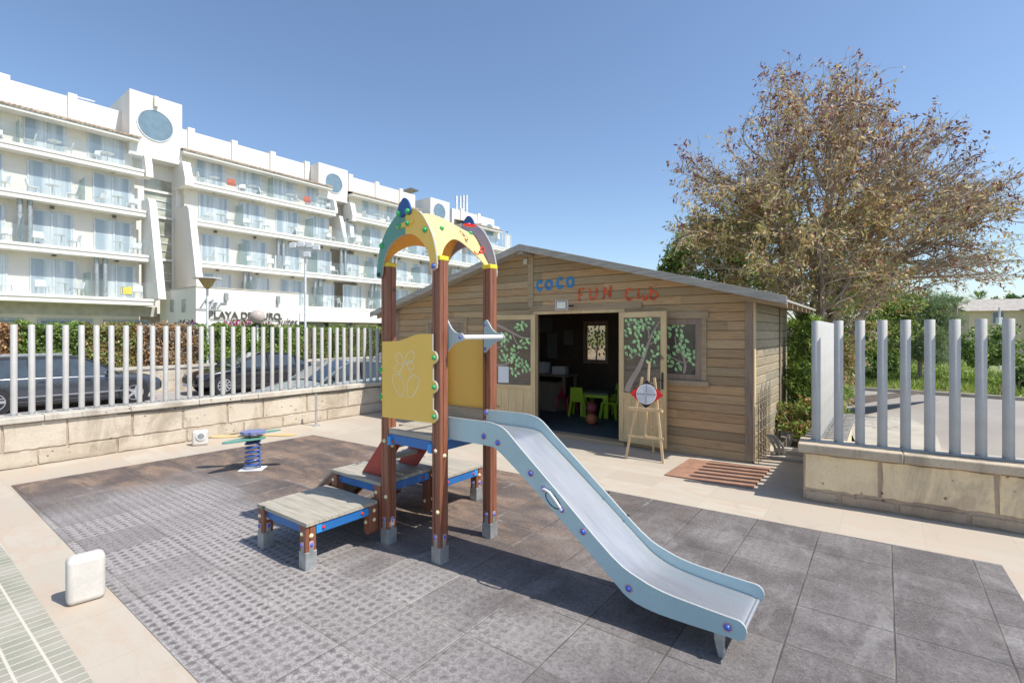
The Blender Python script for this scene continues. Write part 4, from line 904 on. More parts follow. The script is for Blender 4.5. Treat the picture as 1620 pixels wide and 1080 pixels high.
kchair('lime green kids chair nearest the cabin door, back to the doorway',inL(-3.60,1.70),ANG+R(195),M['lime'])
kchair('lime green kids chair right of the table, seen from the side',inL(-2.93,1.80),ANG-R(85),M['lime'])
kchair('farther lime green kids chair at the right, behind the side chair',inL(-2.80,2.15),ANG-R(70),M['lime'])
kchair('lime green kids chair on the far side of the table',inL(-3.1,2.50),ANG+R(5),M['lime'])
kchair('pink kids chair left of the green chairs inside the cabin',inL(-4.10,2.05),ANG+R(80),M['pinkc'])
o=MB().ball((0,0,.11),.11,18).build('rubber_ball',M['ballo'],smooth=True); o.location=inL(-2.90,.92); tag(o,'orange brown ball on the cabin floor under the maroon ball','ball')
o=MB().ball((0,0,.11),.11,18).build('rubber_ball',M['ballr'],smooth=True); o.location=inL(-2.90,.93,.27); tag(o,'maroon ball resting on the orange ball inside the cabin','ball')
sh=thing('shelf_unit','low pale crate shelves against the dark cabin back wall','shelf',inL(-4.75,2.0),ANG)
for k in range(2):
    MB().box(-.45+k*.5,-.0+k*.5-.02,-.15,.15,0,.62).box(-.45+k*.5+.02,-.0+k*.5-.04,-.16,-.149,.05,.28).box(-.45+k*.5+.02,-.0+k*.5-.04,-.16,-.149,.33,.58).build('crate',M['frame'],sh)
tb2=thing('work_table','dark wooden table at the back of the cabin','table',inL(-4.75,2.45),ANG)
MB().box(-.7,.55,-.3,.3,.72,.76).build('table_top',M['frame'],tb2)
for sx in (-.65,.5):
    for sy in (-.25,.25): MB().box(sx-.03,sx+.03,sy-.03,sy+.03,0,.72).build('leg',M['frame'],tb2)
for k,(x,z,w_,h_) in enumerate(((-5.15,1.95,.40,.35),(-4.95,1.45,.28,.6),(-4.5,1.65,.25,.35))):
    o=MB().box(-w_/2,w_/2,-.004,0,-h_/2,h_/2).build('wall_poster',simple('grey_poster',(.16,.16,.17),.8)); o.location=inL(x,DP-.076,z); o.rotation_euler=(0,0,ANG)
    tag(o,['pale poster high on the cabin back wall at left','tall grey drawing on the cabin back wall','small grey sheet left of the back window'][k],'poster')
for k,(x,h_) in enumerate(((-5.0,.26),(-4.5,.18))):
    o=MB().box(-.16,.16,-.12,.12,0,h_).build('storage_box',M['paper'],bevel=.01); o.location=inL(x,2.45,.82); o.rotation_euler=(0,0,ANG+.2*k)
    tag(o,['taller pale box on the dark table in the cabin','lower pale box on the dark table in the cabin'][k],'box')
# bamboo lattice, pipes and small bed beside the cabin
lt=thing('lattice_screen','short wooden cane lattice along the sunlit cabin side wall','lattice',CB+U*.075,math.atan2(V.y,V.x))
mb=MB()
for k in range(9): mb.tube([(.03+k*.10,0,0),(.03+k*.10+.01*(k%3),0,.93+.06*((k*7)%3))],.005,6)
mb.build('upright_canes',M['clads'],lt,smooth=True)
mb=MB()
for k in range(6): mb.tube([(0,-.01,.12+k*.15),(.86,-.01,.13+k*.15)],.004,6)
mb.build('cross_canes',M['clads'],lt,smooth=True)
pi=MB()
for k in range(3): pi.tube([CB+U*(.22+k*.05)+V*(.55)+Vector((0,0,.05)),CB+U*(.2+k*.05)+V*(.42+.02*k)+Vector((0,0,.18)),CB+U*(.12+k*.04)+V*.38+Vector((0,0,.34))],.018,8)
tag(pi.build('drain_pipes',M['galv'],smooth=True),'small bundle of grey pipes at the foot of the cabin side','pipes')
# ---------------------------------------------------------------- hotel
HO=Vector((-28.3,27.6,0))
HT=thing('hotel_building','long white four storey hotel with glass balconies and round windows','hotel',HO,HANG)
def hx(px,y=0): return along(px,HO+HN*y,HD)
def hz(px,py,y=0): x=hx(px,y); Y=HO.y+HN.y*y+HD.y*x; return H-(py-HY)/F*Y
YB=(-1.5,-.6,.0,.5); b1,b2,b3,b4=hz(0,462,YB[0]),hz(0,379.6,YB[1]),hz(0,296,YB[2]),hz(0,220,YB[3]); ev=hz(0,158,.6)
WY=1.7; WL4=(.35,.9,1.3,1.7)
M['curt']=None
def mat_window():
    m,t,b=newmat('curtained_window'); oc=objc(t); s=sep(t,oc)
    st=noise(t,comb(t,math_(t,'MULTIPLY',s[0],9),0,math_(t,'MULTIPLY',s[2],.3)),1.5,4,.6,.4); oi=N(t,'ShaderNodeObjectInfo').outputs['Random']
    fold=noise(t,comb(t,math_(t,'MULTIPLY',s[0],1.2),oi,0),1.3,2)
    c=mixc(t,ramp(t,st,.3,.7),(.47,.51,.52),(.68,.70,.70)); c=mixc(t,ramp(t,fold,.42,.60),c,(.33,.39,.44))
    t.links.new(c,b.inputs['Base Color']); b.inputs['Roughness'].default_value=.3; b.inputs['Specular IOR Level'].default_value=.5; b.inputs['Coat Weight'].default_value=.3; b.inputs['Coat Roughness'].default_value=.02; return m
M['win']=mat_window(); M['dwin']=simple('dark_glass',(.10,.13,.16),.15,var=.1,coat=.6); M['rwin']=simple('round_glass',(.17,.25,.31),.15,var=.1,coat=.5)
M['alu']=simple('window_frame_white',(.66,.67,.68),.4); M['wsh']=simple('white_plastic',(.78,.78,.77),.4)
m1e=hx(218,.6); m2s=hx(300,.3); m2e=hx(526,.5); m3s=hx(566,.3); m3e=hx(668,.5); m4s=hx(745,.5); END=hx(796,.5)
mods=[(-16,m1e),(m2s,m2e),(m3s,m3e),(m4s,END)]
BK=9
for i,(a,b_) in enumerate(mods):                                     # facade walls, top storey, parapet
    w_=MB().box(a,b_,WY,BK,b4-.3,ev).box(a,b_,WL4[2],BK,b3-.3,b4-.301).box(a,b_,WL4[1],BK,b2-.3,b3-.301).box(a,b_,WL4[0],BK,ST,b2-.301).build('wall',M['cream'],HT)
    pz=hz(0,122,3) if i==0 else hz(369,227,3) if i<3 else hz(369,227,3)-.3
    p_=MB().box(a-.6,b_+1.2,3.0,3.3,ev,pz)
    for k in range(int((b_-a)/3.1)+1): q=a+.8+k*3.1; p_.box(q,q+.45,2.85,3.35,ev,pz+.22)
    p_.build('parapet',M['white'],HT)
    rt_=MB(); n_=int((b_-a)/.12); xs=np.linspace(a-.25,b_+.25,n_*2)
    for q,(yy0,zz0) in enumerate(((.75,ev-.02),(2.95,ev+.62))): pass
    vs=[];
    for x in xs:
        k=abs(math.sin((x-a)*math.pi/.24))*.085
        vs += [(x,.72,ev-.05+k),(x,2.98,ev+.60+k)]
    rt_.add(vs,[(2*j,2*j+2,2*j+3,2*j+1) for j in range(len(xs)-1)]); vs=[(x,y,z-.10 if y<1 else z) for x,y,z in vs]
    rt_.add([(x,.72,ev-.05+abs(math.sin((x-a)*math.pi/.24))*.085) for x in xs]+[(x,.73,ev-.10) for x in xs],[(j,j+1,len(xs)+j+1,len(xs)+j) for j in range(len(xs)-1)])
    rt_.build('tiled_eave',M['tile'],HT)
    MB().box(a-.2,b_+.2,.80,WY,ev-.28,ev-.10).build('soffit',M['white'],HT)
def slab(x0,x1,z,y0,mat='white',th=.42,nm='balcony_slab'):
    return MB().box(x0,x1,y0,WY-.001,z-th,z-.16).box(x0-.03,x1+.03,y0-.05,WY-.001,z-.159,z).build(nm,M[mat],HT)
def glassrail(x0,x1,z,y0):
    o=MB().box(x0,x1,y0+.06,y0+.075,z+.04,z+1.02).build('glass_rail',M['balg'],HT)
    return o
for (x0,x1,lv) in ((-16,m1e+.35,(b1,b2,b3)),(m2s+.1,END,(b1,b2,b3))):
    for k,z in enumerate(lv):
        y0=YB[k]; e=x1
        slab(x0,e,z,y0,th=.42 if not(x0>0 and k==0) else .62); glassrail(x0,e-.05,z,y0)
for (a,b_) in mods: slab(a,b_+.35,b4,YB[3]); glassrail(a,b_+.3,b4,YB[3])
# windows: one master part, copied
def win_master(wd,ht):
    o=MB().box(-wd/2-.06,-wd/2,-.05,.02,0,ht).box(wd/2,wd/2+.06,-.05,.02,0,ht).box(-wd/2,wd/2,-.05,.02,ht,ht+.06).box(-.035,.035,-.045,.0,0,ht).box(-wd/2,wd/2,-.045,.02,-.02,.05).build('window',M['alu'],HT)
    MB().box(-wd/2,wd/2,-.015,.0,.05,ht).build('pane',M['win'],o)
    MB().box(-.09,.09,-.16,-.03,ht+.22,ht+.36).build('wall_lamp',M['signd'],o)
    return o
wm=win_master(1.85,2.15); wfirst=[True]
def put_win(x,z,y,sc=1):
    if wfirst[0]: o=wm; wfirst[0]=False
    else:
        o=wm.copy(); C.objects.link(o)
        for k in wk: c=k.copy(); C.objects.link(c); c.parent=o
    o.location=(x,y-.01,z); o.scale=(sc,1,1); return o
wk=kids(wm)
LV=(b1,b2,b3,b4); NM=('lowest','second','third','top'); ORD=('first','second','third','fourth','fifth','sixth','seventh','eighth','ninth','tenth','eleventh','twelfth')
spots=[]
pw1=((184,85),(180,82),(178,79.5),(168,72)); w1=[hx(168,WY)-2.8*k for k in range(6)]
for lv in range(4):
    xa,xb=hx(pw1[lv][0],WL4[lv]),hx(pw1[lv][1],WL4[lv])
    for k in range(4): x=xa+(xb-xa)*k; put_win(x,LV[lv],WL4[lv],(1.06,1.03,1.02,.98)[lv]); spots.append((x,lv,'%s window from the right, left wing'%ORD[k]))
w2=[hx(333,WY)+(hx(500,WY)-hx(333,WY))/3*k for k in range(4)]
sp=w2[1]-w2[0]; w3=[hx(586,WY)+sp*k for k in range(4)]; w4=[hx(755,WY)+sp*k for k in range(3)]
for nm,ws in (('second wing',w2),('third wing',w3),('last wing',w4)):
    for k,x in enumerate(ws): put_win(x,b4,WY); (spots.append((x,3,'%s window of %s'%(ORD[k],nm))) if nm!='last wing' else 0)
lowx=[x for x in w2]+[w2[-1]+sp*k for k in range(1,12)]
for lv in range(3):
    off_=hx(343+lv*-3,WL4[lv])-lowx[0]+.0
    for k,x in enumerate(lowx):
        if x<END-2:
            put_win(x+off_,LV[lv],WL4[lv])
            if k<9: spots.append((x+off_,lv,'%s window right of the stairs'%ORD[k]))
# translucent party screens and paired columns
for xs_,lv in ((w1,(b1,b2,b3,b4)),):
    for k,x in enumerate(xs_[:4]):
        for j,z in enumerate(lv):
            if (k+j)%2==0: MB().box(x-1.42,x-1.40,YB[j]+.1,WL4[j]-.002,z,z+1.5).build('divider_screen',M['balg2'],HT)
for k,x in enumerate(lowx[:9]):
    for j,z in enumerate((b1,b2,b3)):
        if k%2: MB().box(x-1.20,x-1.18,YB[j]+.1,WL4[j]-.002,z,z+1.75).build('divider_screen',M['balg2'],HT)
for x in (w2[2]-1.4,w3[2]-1.4): MB().box(x-.01,x+.01,.8,WY,b4,b4+1.8).build('divider_screen',M['balg2'],HT)
for x,z0,z1 in [(hx(32,.2),b2,b3),(hx(150,.1),b1,b2)]+[(lowx[k]-1.25,b2,b3) for k in (2,4,6,8)]+[(lowx[k]-1.25,b1,b2) for k in (1,3,5,7)]:
    for q in (0,.42): MB().lathe([(.13,z0),(.13,z1-.42)],(x+q,(YB[2]+.35 if z1>b2+.1 else YB[1]+.35),0),12).build('column',M['galv'],HT,smooth=True)
# slanted white fins at the ends of the wings
def fin(x0,x1,pts): return MB().yz(pts,x0,x1).build('slanted_fin',M['white'],HT)
fx_=m1e+.36
fin(fx_,fx_+.42,[(1.2,b1+.0),(-2.1,b1+.0),(-2.0,b1+.3),(-.35,b3+.55),(-.05,b3+.85),(1.2,b3+.85)])
fin(fx_,fx_+.40,[(.20,b4-.45),(.30,b4+.2),(.6,b4+1.05),(1.1,b4+1.05),(1.1,b4-.45)])
fin(m2s-.30,m2s+.12,[(4.2,b1-.3),(-2.1,b1-.3),(-2.0,b1+.3),(-.35,b3+.60),(.0,b3+.85),(WY+.2,b3+.85),(WY+.2,ev+.5),(4.2,ev+.9)])
fin(m2s-.36,m2s+.16,[(.10,b4-.5),(.10,b4+.0),(.62,b4+1.25),(2.6,b4+1.25),(2.6,b4-.5)])
fin(m2e+.35,m2e+.60,[(.62,b4-.1),(.62,b4+.2),(.9,b4+1.1),(2.0,b4+1.1),(2.0,b4-.1)])
fin(m2e+1.0,m2e+1.35,[(.1,b3),(1.0,b3+2.6),(2.2,b3+2.6),(2.2,b3)])
fin(m3s-.45,m3s-.05,[(3.6,b3),(.6,b3),(.9,b3+2.0),(WY+.2,b3+2.6),(WY+.2,ev+.3),(3.6,ev+.6)])
fin(m3s-.45,m3s+.05,[(.55,b4-.5),(.45,b4+.0),(.85,b4+1.2),(2.4,b4+1.2),(2.4,b4-.5)])
# stair towers with round windows
for (pa,pb,pt,cx_,cy_,rr,zb) in ((205,288,140,246,199,1.02,None),(504,550,256.6,528,290,.85,None),(681,711,312,695,335,.9,None),(762,790,352,774,365,.8,None)):
    y=1.25 if pa<300 else 1.5; xa,xb=hx(pa,y),hx(pb,y); zt=hz(pa,pt,y); zb=b4+1.25 if pa<300 else b4+1.4
    tw=MB().box(xa,xb,y,6,zb+.0,zt).box(xa-.06,xb+.06,y-.05,6.05,zb-.14,zb-.001).build('stair_tower',M['white'],HT)
    cz=hz(cx_,cy_,y); xc=hx(cx_,y)
    MB().lathe([(rr+.07,0),(rr+.07,.05),(rr,.055),(rr,.02)],(xc,y,cz),36,(0,-1,0)).build('round_window_frame',M['alu'],tw,smooth=True)
    MB().lathe([(rr-.005,0),(rr-.005,.012)],(xc,y-.02,cz),36,(0,-1,0)).build('round_pane',M['rwin'],tw)
    if pa<300: MB().box(xc-.12,xc+.12,y-.22,y-.01,cz+rr+.25,cz+rr+.95).build('wall_fitting',M['cream'],tw)
    # recessed stair well under the tower: walls, glass, landings
    MB().box(xa+.2,xb+.6,2.9,6,ST,zb-.15).build('stair_well_wall',M['cream'],HT)
    gx0_,gx1_=xa+1.0,xb-.15
    if pa<300:
        gx0_,gx1_=hx(228,2.4),hx(272,2.4)
        MB().box(xa+.2,gx0_,2.4,2.85,b1,zb-.15).box(gx1_,m2s,2.4,2.85,b1,zb-.15).box(gx0_,gx1_,2.4,2.85,zb-1.2,zb-.15).box(gx0_,gx1_,2.4,2.85,b1-.8,b1+.5).build('stair_wall',M['white'],HT)
        MB().box(gx0_,gx1_,2.50,2.52,b1+.5,zb-1.2).build('stair_glass',simple('stair_glass',(.40,.41,.33),.12,var=.35,vs=.8,coat=.6),HT)
        for z in (b2+.1,b3+.1,b3+1.9): MB().box(gx0_,gx1_,2.35,2.45,z,z+.16).build('landing',M['white'],HT)
        for z0_ in (b1+.6,b2+.4,b3+.4):
            for k in range(3): MB().box(gx0_+.6,gx1_,2.44,2.49,z0_+.4+k*.55,z0_+.45+k*.55).build('stair_rail',M['alu'],HT)
# roof top: solar panel frame and antennas
MB().prism([(hx(630,4),4,hz(630,306,4)),(hx(650,4),4,hz(650,298.5,4)),(hx(662,6),6,hz(662,303,6)),(hx(640,6),6,hz(640,309,6))],(0,0,.15)).build('solar_panel',M['signd'],HT)
for px,py in ((722,310),(728,310),(733,309),(738,309)):
    x=hx(px,4); MB().box(x-.12,x+.12,3.9,4.1,hz(px,335,4)-2,hz(px,py,4)).build('antenna',M['alu'],HT)
xa=hx(722,3.6); MB().box(xa-1,hx(746,3.6),3.6,6,b4,hz(722,333,3.6)).build('roof_hut',M['white'],HT)
MB().tube([(hx(108,3.2),3.2,hz(108,150,3.2)),(hx(150,3.2),3.2,hz(150,161,3.2))],.05,6).build('roof_rail',M['alu'],HT)
# ground floor
for px0,px1 in ((-40,32),(65,141),(168,232)):
    xa,xb=hx(px0,WL4[0]),hx(px1,WL4[0]); o=MB().box(xa-.15,xb+.15,WL4[0]-.10,WL4[0],1.7,2.62).build('ground_window_frame',M['galv'],HT); MB().box(xa,xb,WL4[0]-.13,WL4[0]-.101,0,2.47).build('pane',M['rwin'],o)
MB().box(-16,m1e+1.0,WL4[0]-.03,WL4[0]-.001,2.85,b1-.43).build('grey_band',simple('grey_band',(.50,.49,.47),.8),HT)
MB().box(m2s,END,-.1,-.05,ST,b1-.63).build('lobby_glass',M['dwin'],HT)
xq=hx(472,-2.0)
MB().box(xq,END,-2.2,WY-.01,b1-1.25,b1-.63).build('terrace_parapet',M['white'],HT)
for k in range(9): 
    q=xq+1.5+k*2.3; MB().box(q,q+.12,-.35,-.15,ST,b1-1.25).build('mullion',M['alu'],HT)
for k,(q,w_) in enumerate(((3.6,1.6),(6.2,2.4),(9.4,1.3))): MB().box(xq+q,xq+q+w_,-.5,-.4,ST,b1-1.3).build('lobby_curtain',simple('lobby_curtain',(.48,.47,.46),.6),HT)
# sign wing in front
SX0=hx(253,0); SZ=hz(253,462,0); SD=6.04
SW=thing('sign_building','low white wing before the hotel carrying the hotel name','building',HO+HD*SX0+HN*0,HANG)
slen=None
c0=HO+HD*SX0-HN*SD; sl_=along(473,c0,HD)
MB().box(0,sl_,-SD,-.02,ST,SZ).build('wall',M['white'],SW)
MB().box(-.03,sl_+.03,-SD-.03,-.02,SZ+.001,SZ+.07).build('coping',M['cap1'],SW)
for a in (272.5,291):
    q=along(a,HO+HD*SX0,-HN); zc=H-(512-28-HY if False else (483.5-HY))/F*((HO+HD*SX0-HN*q).y)
    v_=MB().box(-.03,-.001,-q-.33,-q+.33,zc-.42,zc+.42)
    o=v_.build('vent_grille',M['alu'],SW); mb=MB()
    for k in range(7): mb.box(-.045,-.031,-q-.29,-q+.29,zc-.37+k*.115,zc-.33+k*.115)
    mb.build('louvres',M['signd'],o)
for a in (357,439): 
    q=along(a,c0,HD); MB().box(q-.09,q+.09,-SD-.2,-SD-.001,SZ-.75,SZ-.25).build('wall_spot',M['galv'],SW)
def text(s,size,mat,par,loc,rot,shear=0,ext=.03,name='sign_text',sx=1,bold=0):
    cu=bpy.data.curves.new(name,'FONT'); cu.body=s; cu.size=size; cu.extrude=ext; cu.shear=shear; cu.offset=bold
    o=bpy.data.objects.new('tmp',cu); C.objects.link(o); bpy.context.view_layer.update()
    me=bpy.data.meshes.new_from_object(o.evaluated_get(bpy.context.evaluated_depsgraph_get())); bpy.data.objects.remove(o)
    me.materials.clear(); me.materials.append(M[mat]); q=bpy.data.objects.new(name,me); C.objects.link(q); q.parent=par
    q.location=loc; q.rotation_euler=rot; q.scale=(sx,1,1); return q,max(v.co.x for v in me.vertices)
def sq(px,py): q=along(px,c0,HD); Y=(c0+HD*q).y; return q,H-(py-HY)/F*Y
yS=-SD-.05
def fit(s,px0,px1,pyb,capz,mat,shear=0,bold=0):
    q0,z=sq(px0,pyb); q1,_=sq(px1,pyb); o,wd=text(s,capz/.70,mat,SW,(q0,yS,z),(R(90),0,0),shear,bold=bold); o.scale=((q1-q0)/wd,1,1)
fit('PLAYA DE MURO',329,443,502.5,.42,'signd',0,.006); fit('Mar',314,355,486,.55,'signs',.55); fit('Suites',436,470,514.0,.50,'signd',.5)
q0,z0=sq(309,488.5); q1,_=sq(350,489.5); MB().box(q0,q1,yS-.02,yS,z0-.02,z0+.035).build('sign_stroke',M['signs'],SW)
q0,z0=sq(332,503.5); q1,_=sq(440,504); MB().box(q0,q1,yS-.02,yS,z0-.06,z0-.02).build('sign_stroke',M['signd'],SW)
# balcony furniture
bt=thing('balcony_table','small white table on the top balcony of the hotel','table',(0,0,0),HANG,'white tables on the hotel balconies')
MB().lathe([(.34,.70),(.34,.73)],n=14).build('table_top',M['wsh'],bt); MB().tube([(0,0,.02),(0,0,.70)],.035,6).tube([(-.25,0,.02),(.25,0,.02)],.03,4).tube([(0,-.25,.02),(0,.25,.02)],.03,4).build('pedestal',M['wsh'],bt)
bc=thing('balcony_chair','white chair on the top balcony of the hotel','chair',(0,0,0),HANG,'white chairs on the hotel balconies')
MB().box(-.24,.24,-.22,.22,.42,.46).build('seat',M['wsh'],bc); MB().prism([(-.24,.20,.46),(.24,.20,.46),(.22,.30,.86),(-.22,.30,.86)],(0,.04,0)).build('backrest',M['wsh'],bc)
lg=MB()
for sx in (-1,1):
    for sy in (-1,1): MB().bar((sx*.24,sy*.24,0),(sx*.21,sy*.2,.43),.04,.04).build('leg',M['wsh'],bc)
rr=random.Random(4); ft_=fc_=True
for i,(x,lv,wh_) in enumerate(spots):
    z=LV[lv]; yb_=YB[lv]+.55
    for kind,sd_ in (('table',''),('chair','left '),('chair','right ')):
        if kind=='chair' and rr.random()<.15: continue
        dx_=rr.uniform(-.1,.3) if kind=='table' else (-.75 if sd_=='left ' else .85)+rr.uniform(-.1,.1)
        p=HO+HD*(x+dx_)+HN*(yb_+(0 if kind=='table' else rr.uniform(0,.25)))+Vector((0,0,z))
        lab='%swhite %s on %s balcony row, %s'%(sd_,kind,NM[lv],wh_); rz_a=HANG+(rr.uniform(-2,2) if kind=='chair' else 0)
        if kind=='table' and ft_: bt.location=p; bt['label']=lab; ft_=False; continue
        if kind=='chair' and fc_: bc.location=p; bc['label']=lab; bc.rotation_euler=(0,0,rz_a); fc_=False; continue
        dup(bt if kind=='table' else bc,p,rz_a,lab,'white %ss on the hotel balconies'%kind)
for px,y,z,col,lab in ((366,.9,b4,'redt','red towel drying on the top hotel balcony'),(486,.9,b4,'redt','orange towel on the farther top hotel balcony'),(200,.3,b1,'cap','yellow towel over a table on the lowest left balcony')):
    x=hx(px,y); o=MB().box(-.30,.30,-.02,.02,.35,.85).build('towel',M[col]); o.location=HO+HD*x+HN*y+Vector((0,0,z)); o.rotation_euler=(0,0,HANG); tag(o,lab,'towel')
# ---------------------------------------------------------------- low wall, hedges, lamps
def lin(px,n_): # point on the line parallel to the hotel at signed offset n_ from camera
    r=(px-810)/F; Y=n_/(r*.789-.614); return Vector((r*Y,Y,0))
LN=-21.3
hwall=thing('garden_wall','low cream block wall under the hotel hedge along the street','wall',lin(0,LN)+Vector((0,0,ST)),HANG)
MB().box(-6,46,0,.35,0,.86).build('wall_blocks',M['stone'],hwall); MB().box(-6,46,-.05,.40,.861,.95).build('coping',M['cap1'],hwall)
mb=MB()
for k in range(52): mb.box(-6+k*1.0,-6+k*1.0+.015,-.004,.0,0,.86)
mb.box(-6,46,-.004,0,.42,.435); mb.build('block_joints',M['mortar'],hwall)
def leaves(name,pts,size,mats,wts,parent=None,aspect=.5,hang=0,seed=0,extra=None):
    rng=np.random.default_rng(seed); n=len(pts); pts=np.asarray(pts,dtype=float)
    d=rng.normal(size=(n,3)); d[:,2]-=hang; d/=np.linalg.norm(d,axis=1)[:,None]
    e=rng.normal(size=(n,3)); e-=d*(e*d).sum(1)[:,None]; e/=np.linalg.norm(e,axis=1)[:,None]
    sz=(size*rng.uniform(.6,1.4,n))[:,None]; wv=e*sz*aspect/2
    a=pts; tip=pts+d*sz; mid=pts+d*sz*.45
    v=np.stack([a,mid+wv,tip,mid-wv],1).reshape(-1,3)
    me=bpy.data.meshes.new(name); me.vertices.add(4*n); me.vertices.foreach_set('co',v.ravel()); me.loops.add(4*n); me.loops.foreach_set('vertex_index',np.arange(4*n,dtype=np.int32))
    me.polygons.add(n); me.polygons.foreach_set('loop_start',np.arange(0,4*n,4,dtype=np.int32)); me.polygons.foreach_set('loop_total',np.full(n,4,dtype=np.int32))
    for m in mats: me.materials.append(L[m])
    mi = rng.choice(len(mats),n,p=np.array(wts)/sum(wts)) if extra is None else extra
    me.polygons.foreach_set('material_index',np.asarray(mi,dtype=np.int32)); me.update(calc_edges=True)
    o=bpy.data.objects.new(name,me); C.objects.link(o)
    if parent: o.parent=parent
    return o
def hedge(pxa,pxb,label,mats,wts,n,seed,zt=1.99,LNh=-21.9,gap=0):
    rng=np.random.default_rng(seed); A=lin(pxa,LNh); B=lin(pxb,LNh); ln=(B-A).length
    t=thing('hedge',label,'hedge',A+Vector((0,0,.45)),HANG)
    h=zt-.45; P=[]
    bumpf=lambda x: .06*np.sin(x*2.1+seed)+.05*np.sin(x*5.3)
    for _ in range(1):
        x=rng.uniform(0,ln,n); u_=rng.random(n); z=rng.uniform(0,h,n); y=np.where(u_<.7,rng.normal(0,.05,n)+bumpf(x)+.06*np.sin(z*6+x*3),rng.uniform(0,.8,n)); z=np.where(u_>=.7,h+bumpf(x*1.7)+rng.normal(0,.035,n),z)
        P=np.stack([x,y,z],1)
    if gap: P=P[(np.sin(P[:,0]*gap)+.3*np.sin(P[:,0]*2.7*gap))>-.55]
    leaves('foliage',P,.10,mats,wts,t,.55,0,seed)
    MB().box(.02,ln-.02,.16,.70,0,h-.12).build('twig_core',simple('hedge_core',(.12,.10,.05),.95,bmp=0),t)
    return t
hedge(-60,27,'dead brown hedge section behind the dark estate car',['hbrown','rust'],[3,1],6000,1)
hedge(28,128,'thin green hedge section above the estate car roof',['hgreen','mgreen'],[2,1],7000,2)
hedge(129,215,'yellowing green hedge section left of the dead hedge',['hgreen','hbrown','olive'],[2,1.5,1],7000,3)
hedge(216,316,'brown and grey dead hedge section left of the tall street lamp',['hbrown','hgrey','rust','olive'],[3,2.5,1,.5],8000,4)
hedge(317,470,'dense light green hedge section below the hotel name',['hgreen','lgreen','mgreen'],[2,1.3,1],14000,5)
hedge(471,640,'row of slim green cypress hedge right of the hotel name',['hgreen','mgreen','olive'],[2,1.5,.7],14000,6,gap=6.5)
rng=np.random.default_rng(9)
def blob(cs,rs,n,rng,shell=.6):
    d=rng.normal(size=(n,3)); d/=np.linalg.norm(d,axis=1)[:,None]; r=rng.random(n)**(1/3)*(1-shell)+shell; r=np.where(rng.random(n)<.75,r,rng.random(n))
    return np.array(cs)+d*np.array(rs)*r[:,None]
bgv=thing('bougainvillea','magenta flowering bush before the white sign wall','bush',lin(362,-23.2)+Vector((0,0,1.4)),HANG)
P=np.concatenate([blob((x,0,.45+.15*math.sin(x*2)),(.55,.4,.42),420,rng) for x in np.linspace(-1.6,2.6,9)])
leaves('flowers',P,.10,['magenta','bgreen','olive'],[3,1.2,.6],bgv,.7,0,10); MB().tube([(0,0,-1.7),(.1,0,.4)],.04,6).tube([(0,0,-.6),(1.6,0,.4)],.025,5).tube([(0,0,-.8),(-1.2,0,.3)],.025,5).build('stems',M['twig'],bgv)
def lamp(name,label,loc,h,kind):
    t=thing(name,label,'street lamp',loc)
    MB().lathe([(.09,0),(.09,.25),(.05,.3),(.045,h)],n=12).build('pole',M['alu'],t,smooth=True)
    if kind=='disc':
        MB().lathe([(.06,h),(.16,h+.12),(.30,h+.36),(.30,h+.40)],n=20).build('lamp_cone',M['lampc'],t,smooth=True)
        MB().lathe([(.52,h+.40),(.52,h+.43),(.1,h+.47)],n=24).build('lamp_hat',M['alu'],t,smooth=True)
    if kind=='globe': MB().ball((0,0,h+.28),.30,20).build('globe',M['lampg'],t,smooth=True); MB().lathe([(.10,h-.06),(.12,h+.02)],n=12).build('collar',M['dark'],t)
    if kind=='flood':
        MB().bar((-.5,0,h-.05),(.5,0,h-.05),.06,.06).build('cross_arm',M['alu'],t)
        for x,z in ((-.5,.1),(-.15,.14),(.2,.12),(.48,.02),(.1,-.28)): MB().box(x-.14,x+.14,-.12,.05,h+z-.12,h+z+.10).build('spotlight',M['alu'],t,bevel=.02)
    return t
p=W(328,455,20); lamp('street_lamp','slim grey street lamp with a flat disc over a brown cone',Vector((p.x,p.y,ST)),p.z-ST-.05,'disc')
p=W(407,507,21.5); lamp('street_lamp','round globe lamp standing before the hotel name lettering',Vector((p.x,p.y,ST)),p.z-ST-.12,'globe')
p=W(483,392,21); lamp('floodlight_mast','tall thin mast topped with a cluster of white floodlights',Vector((p.x,p.y,ST)),p.z-ST,'flood')
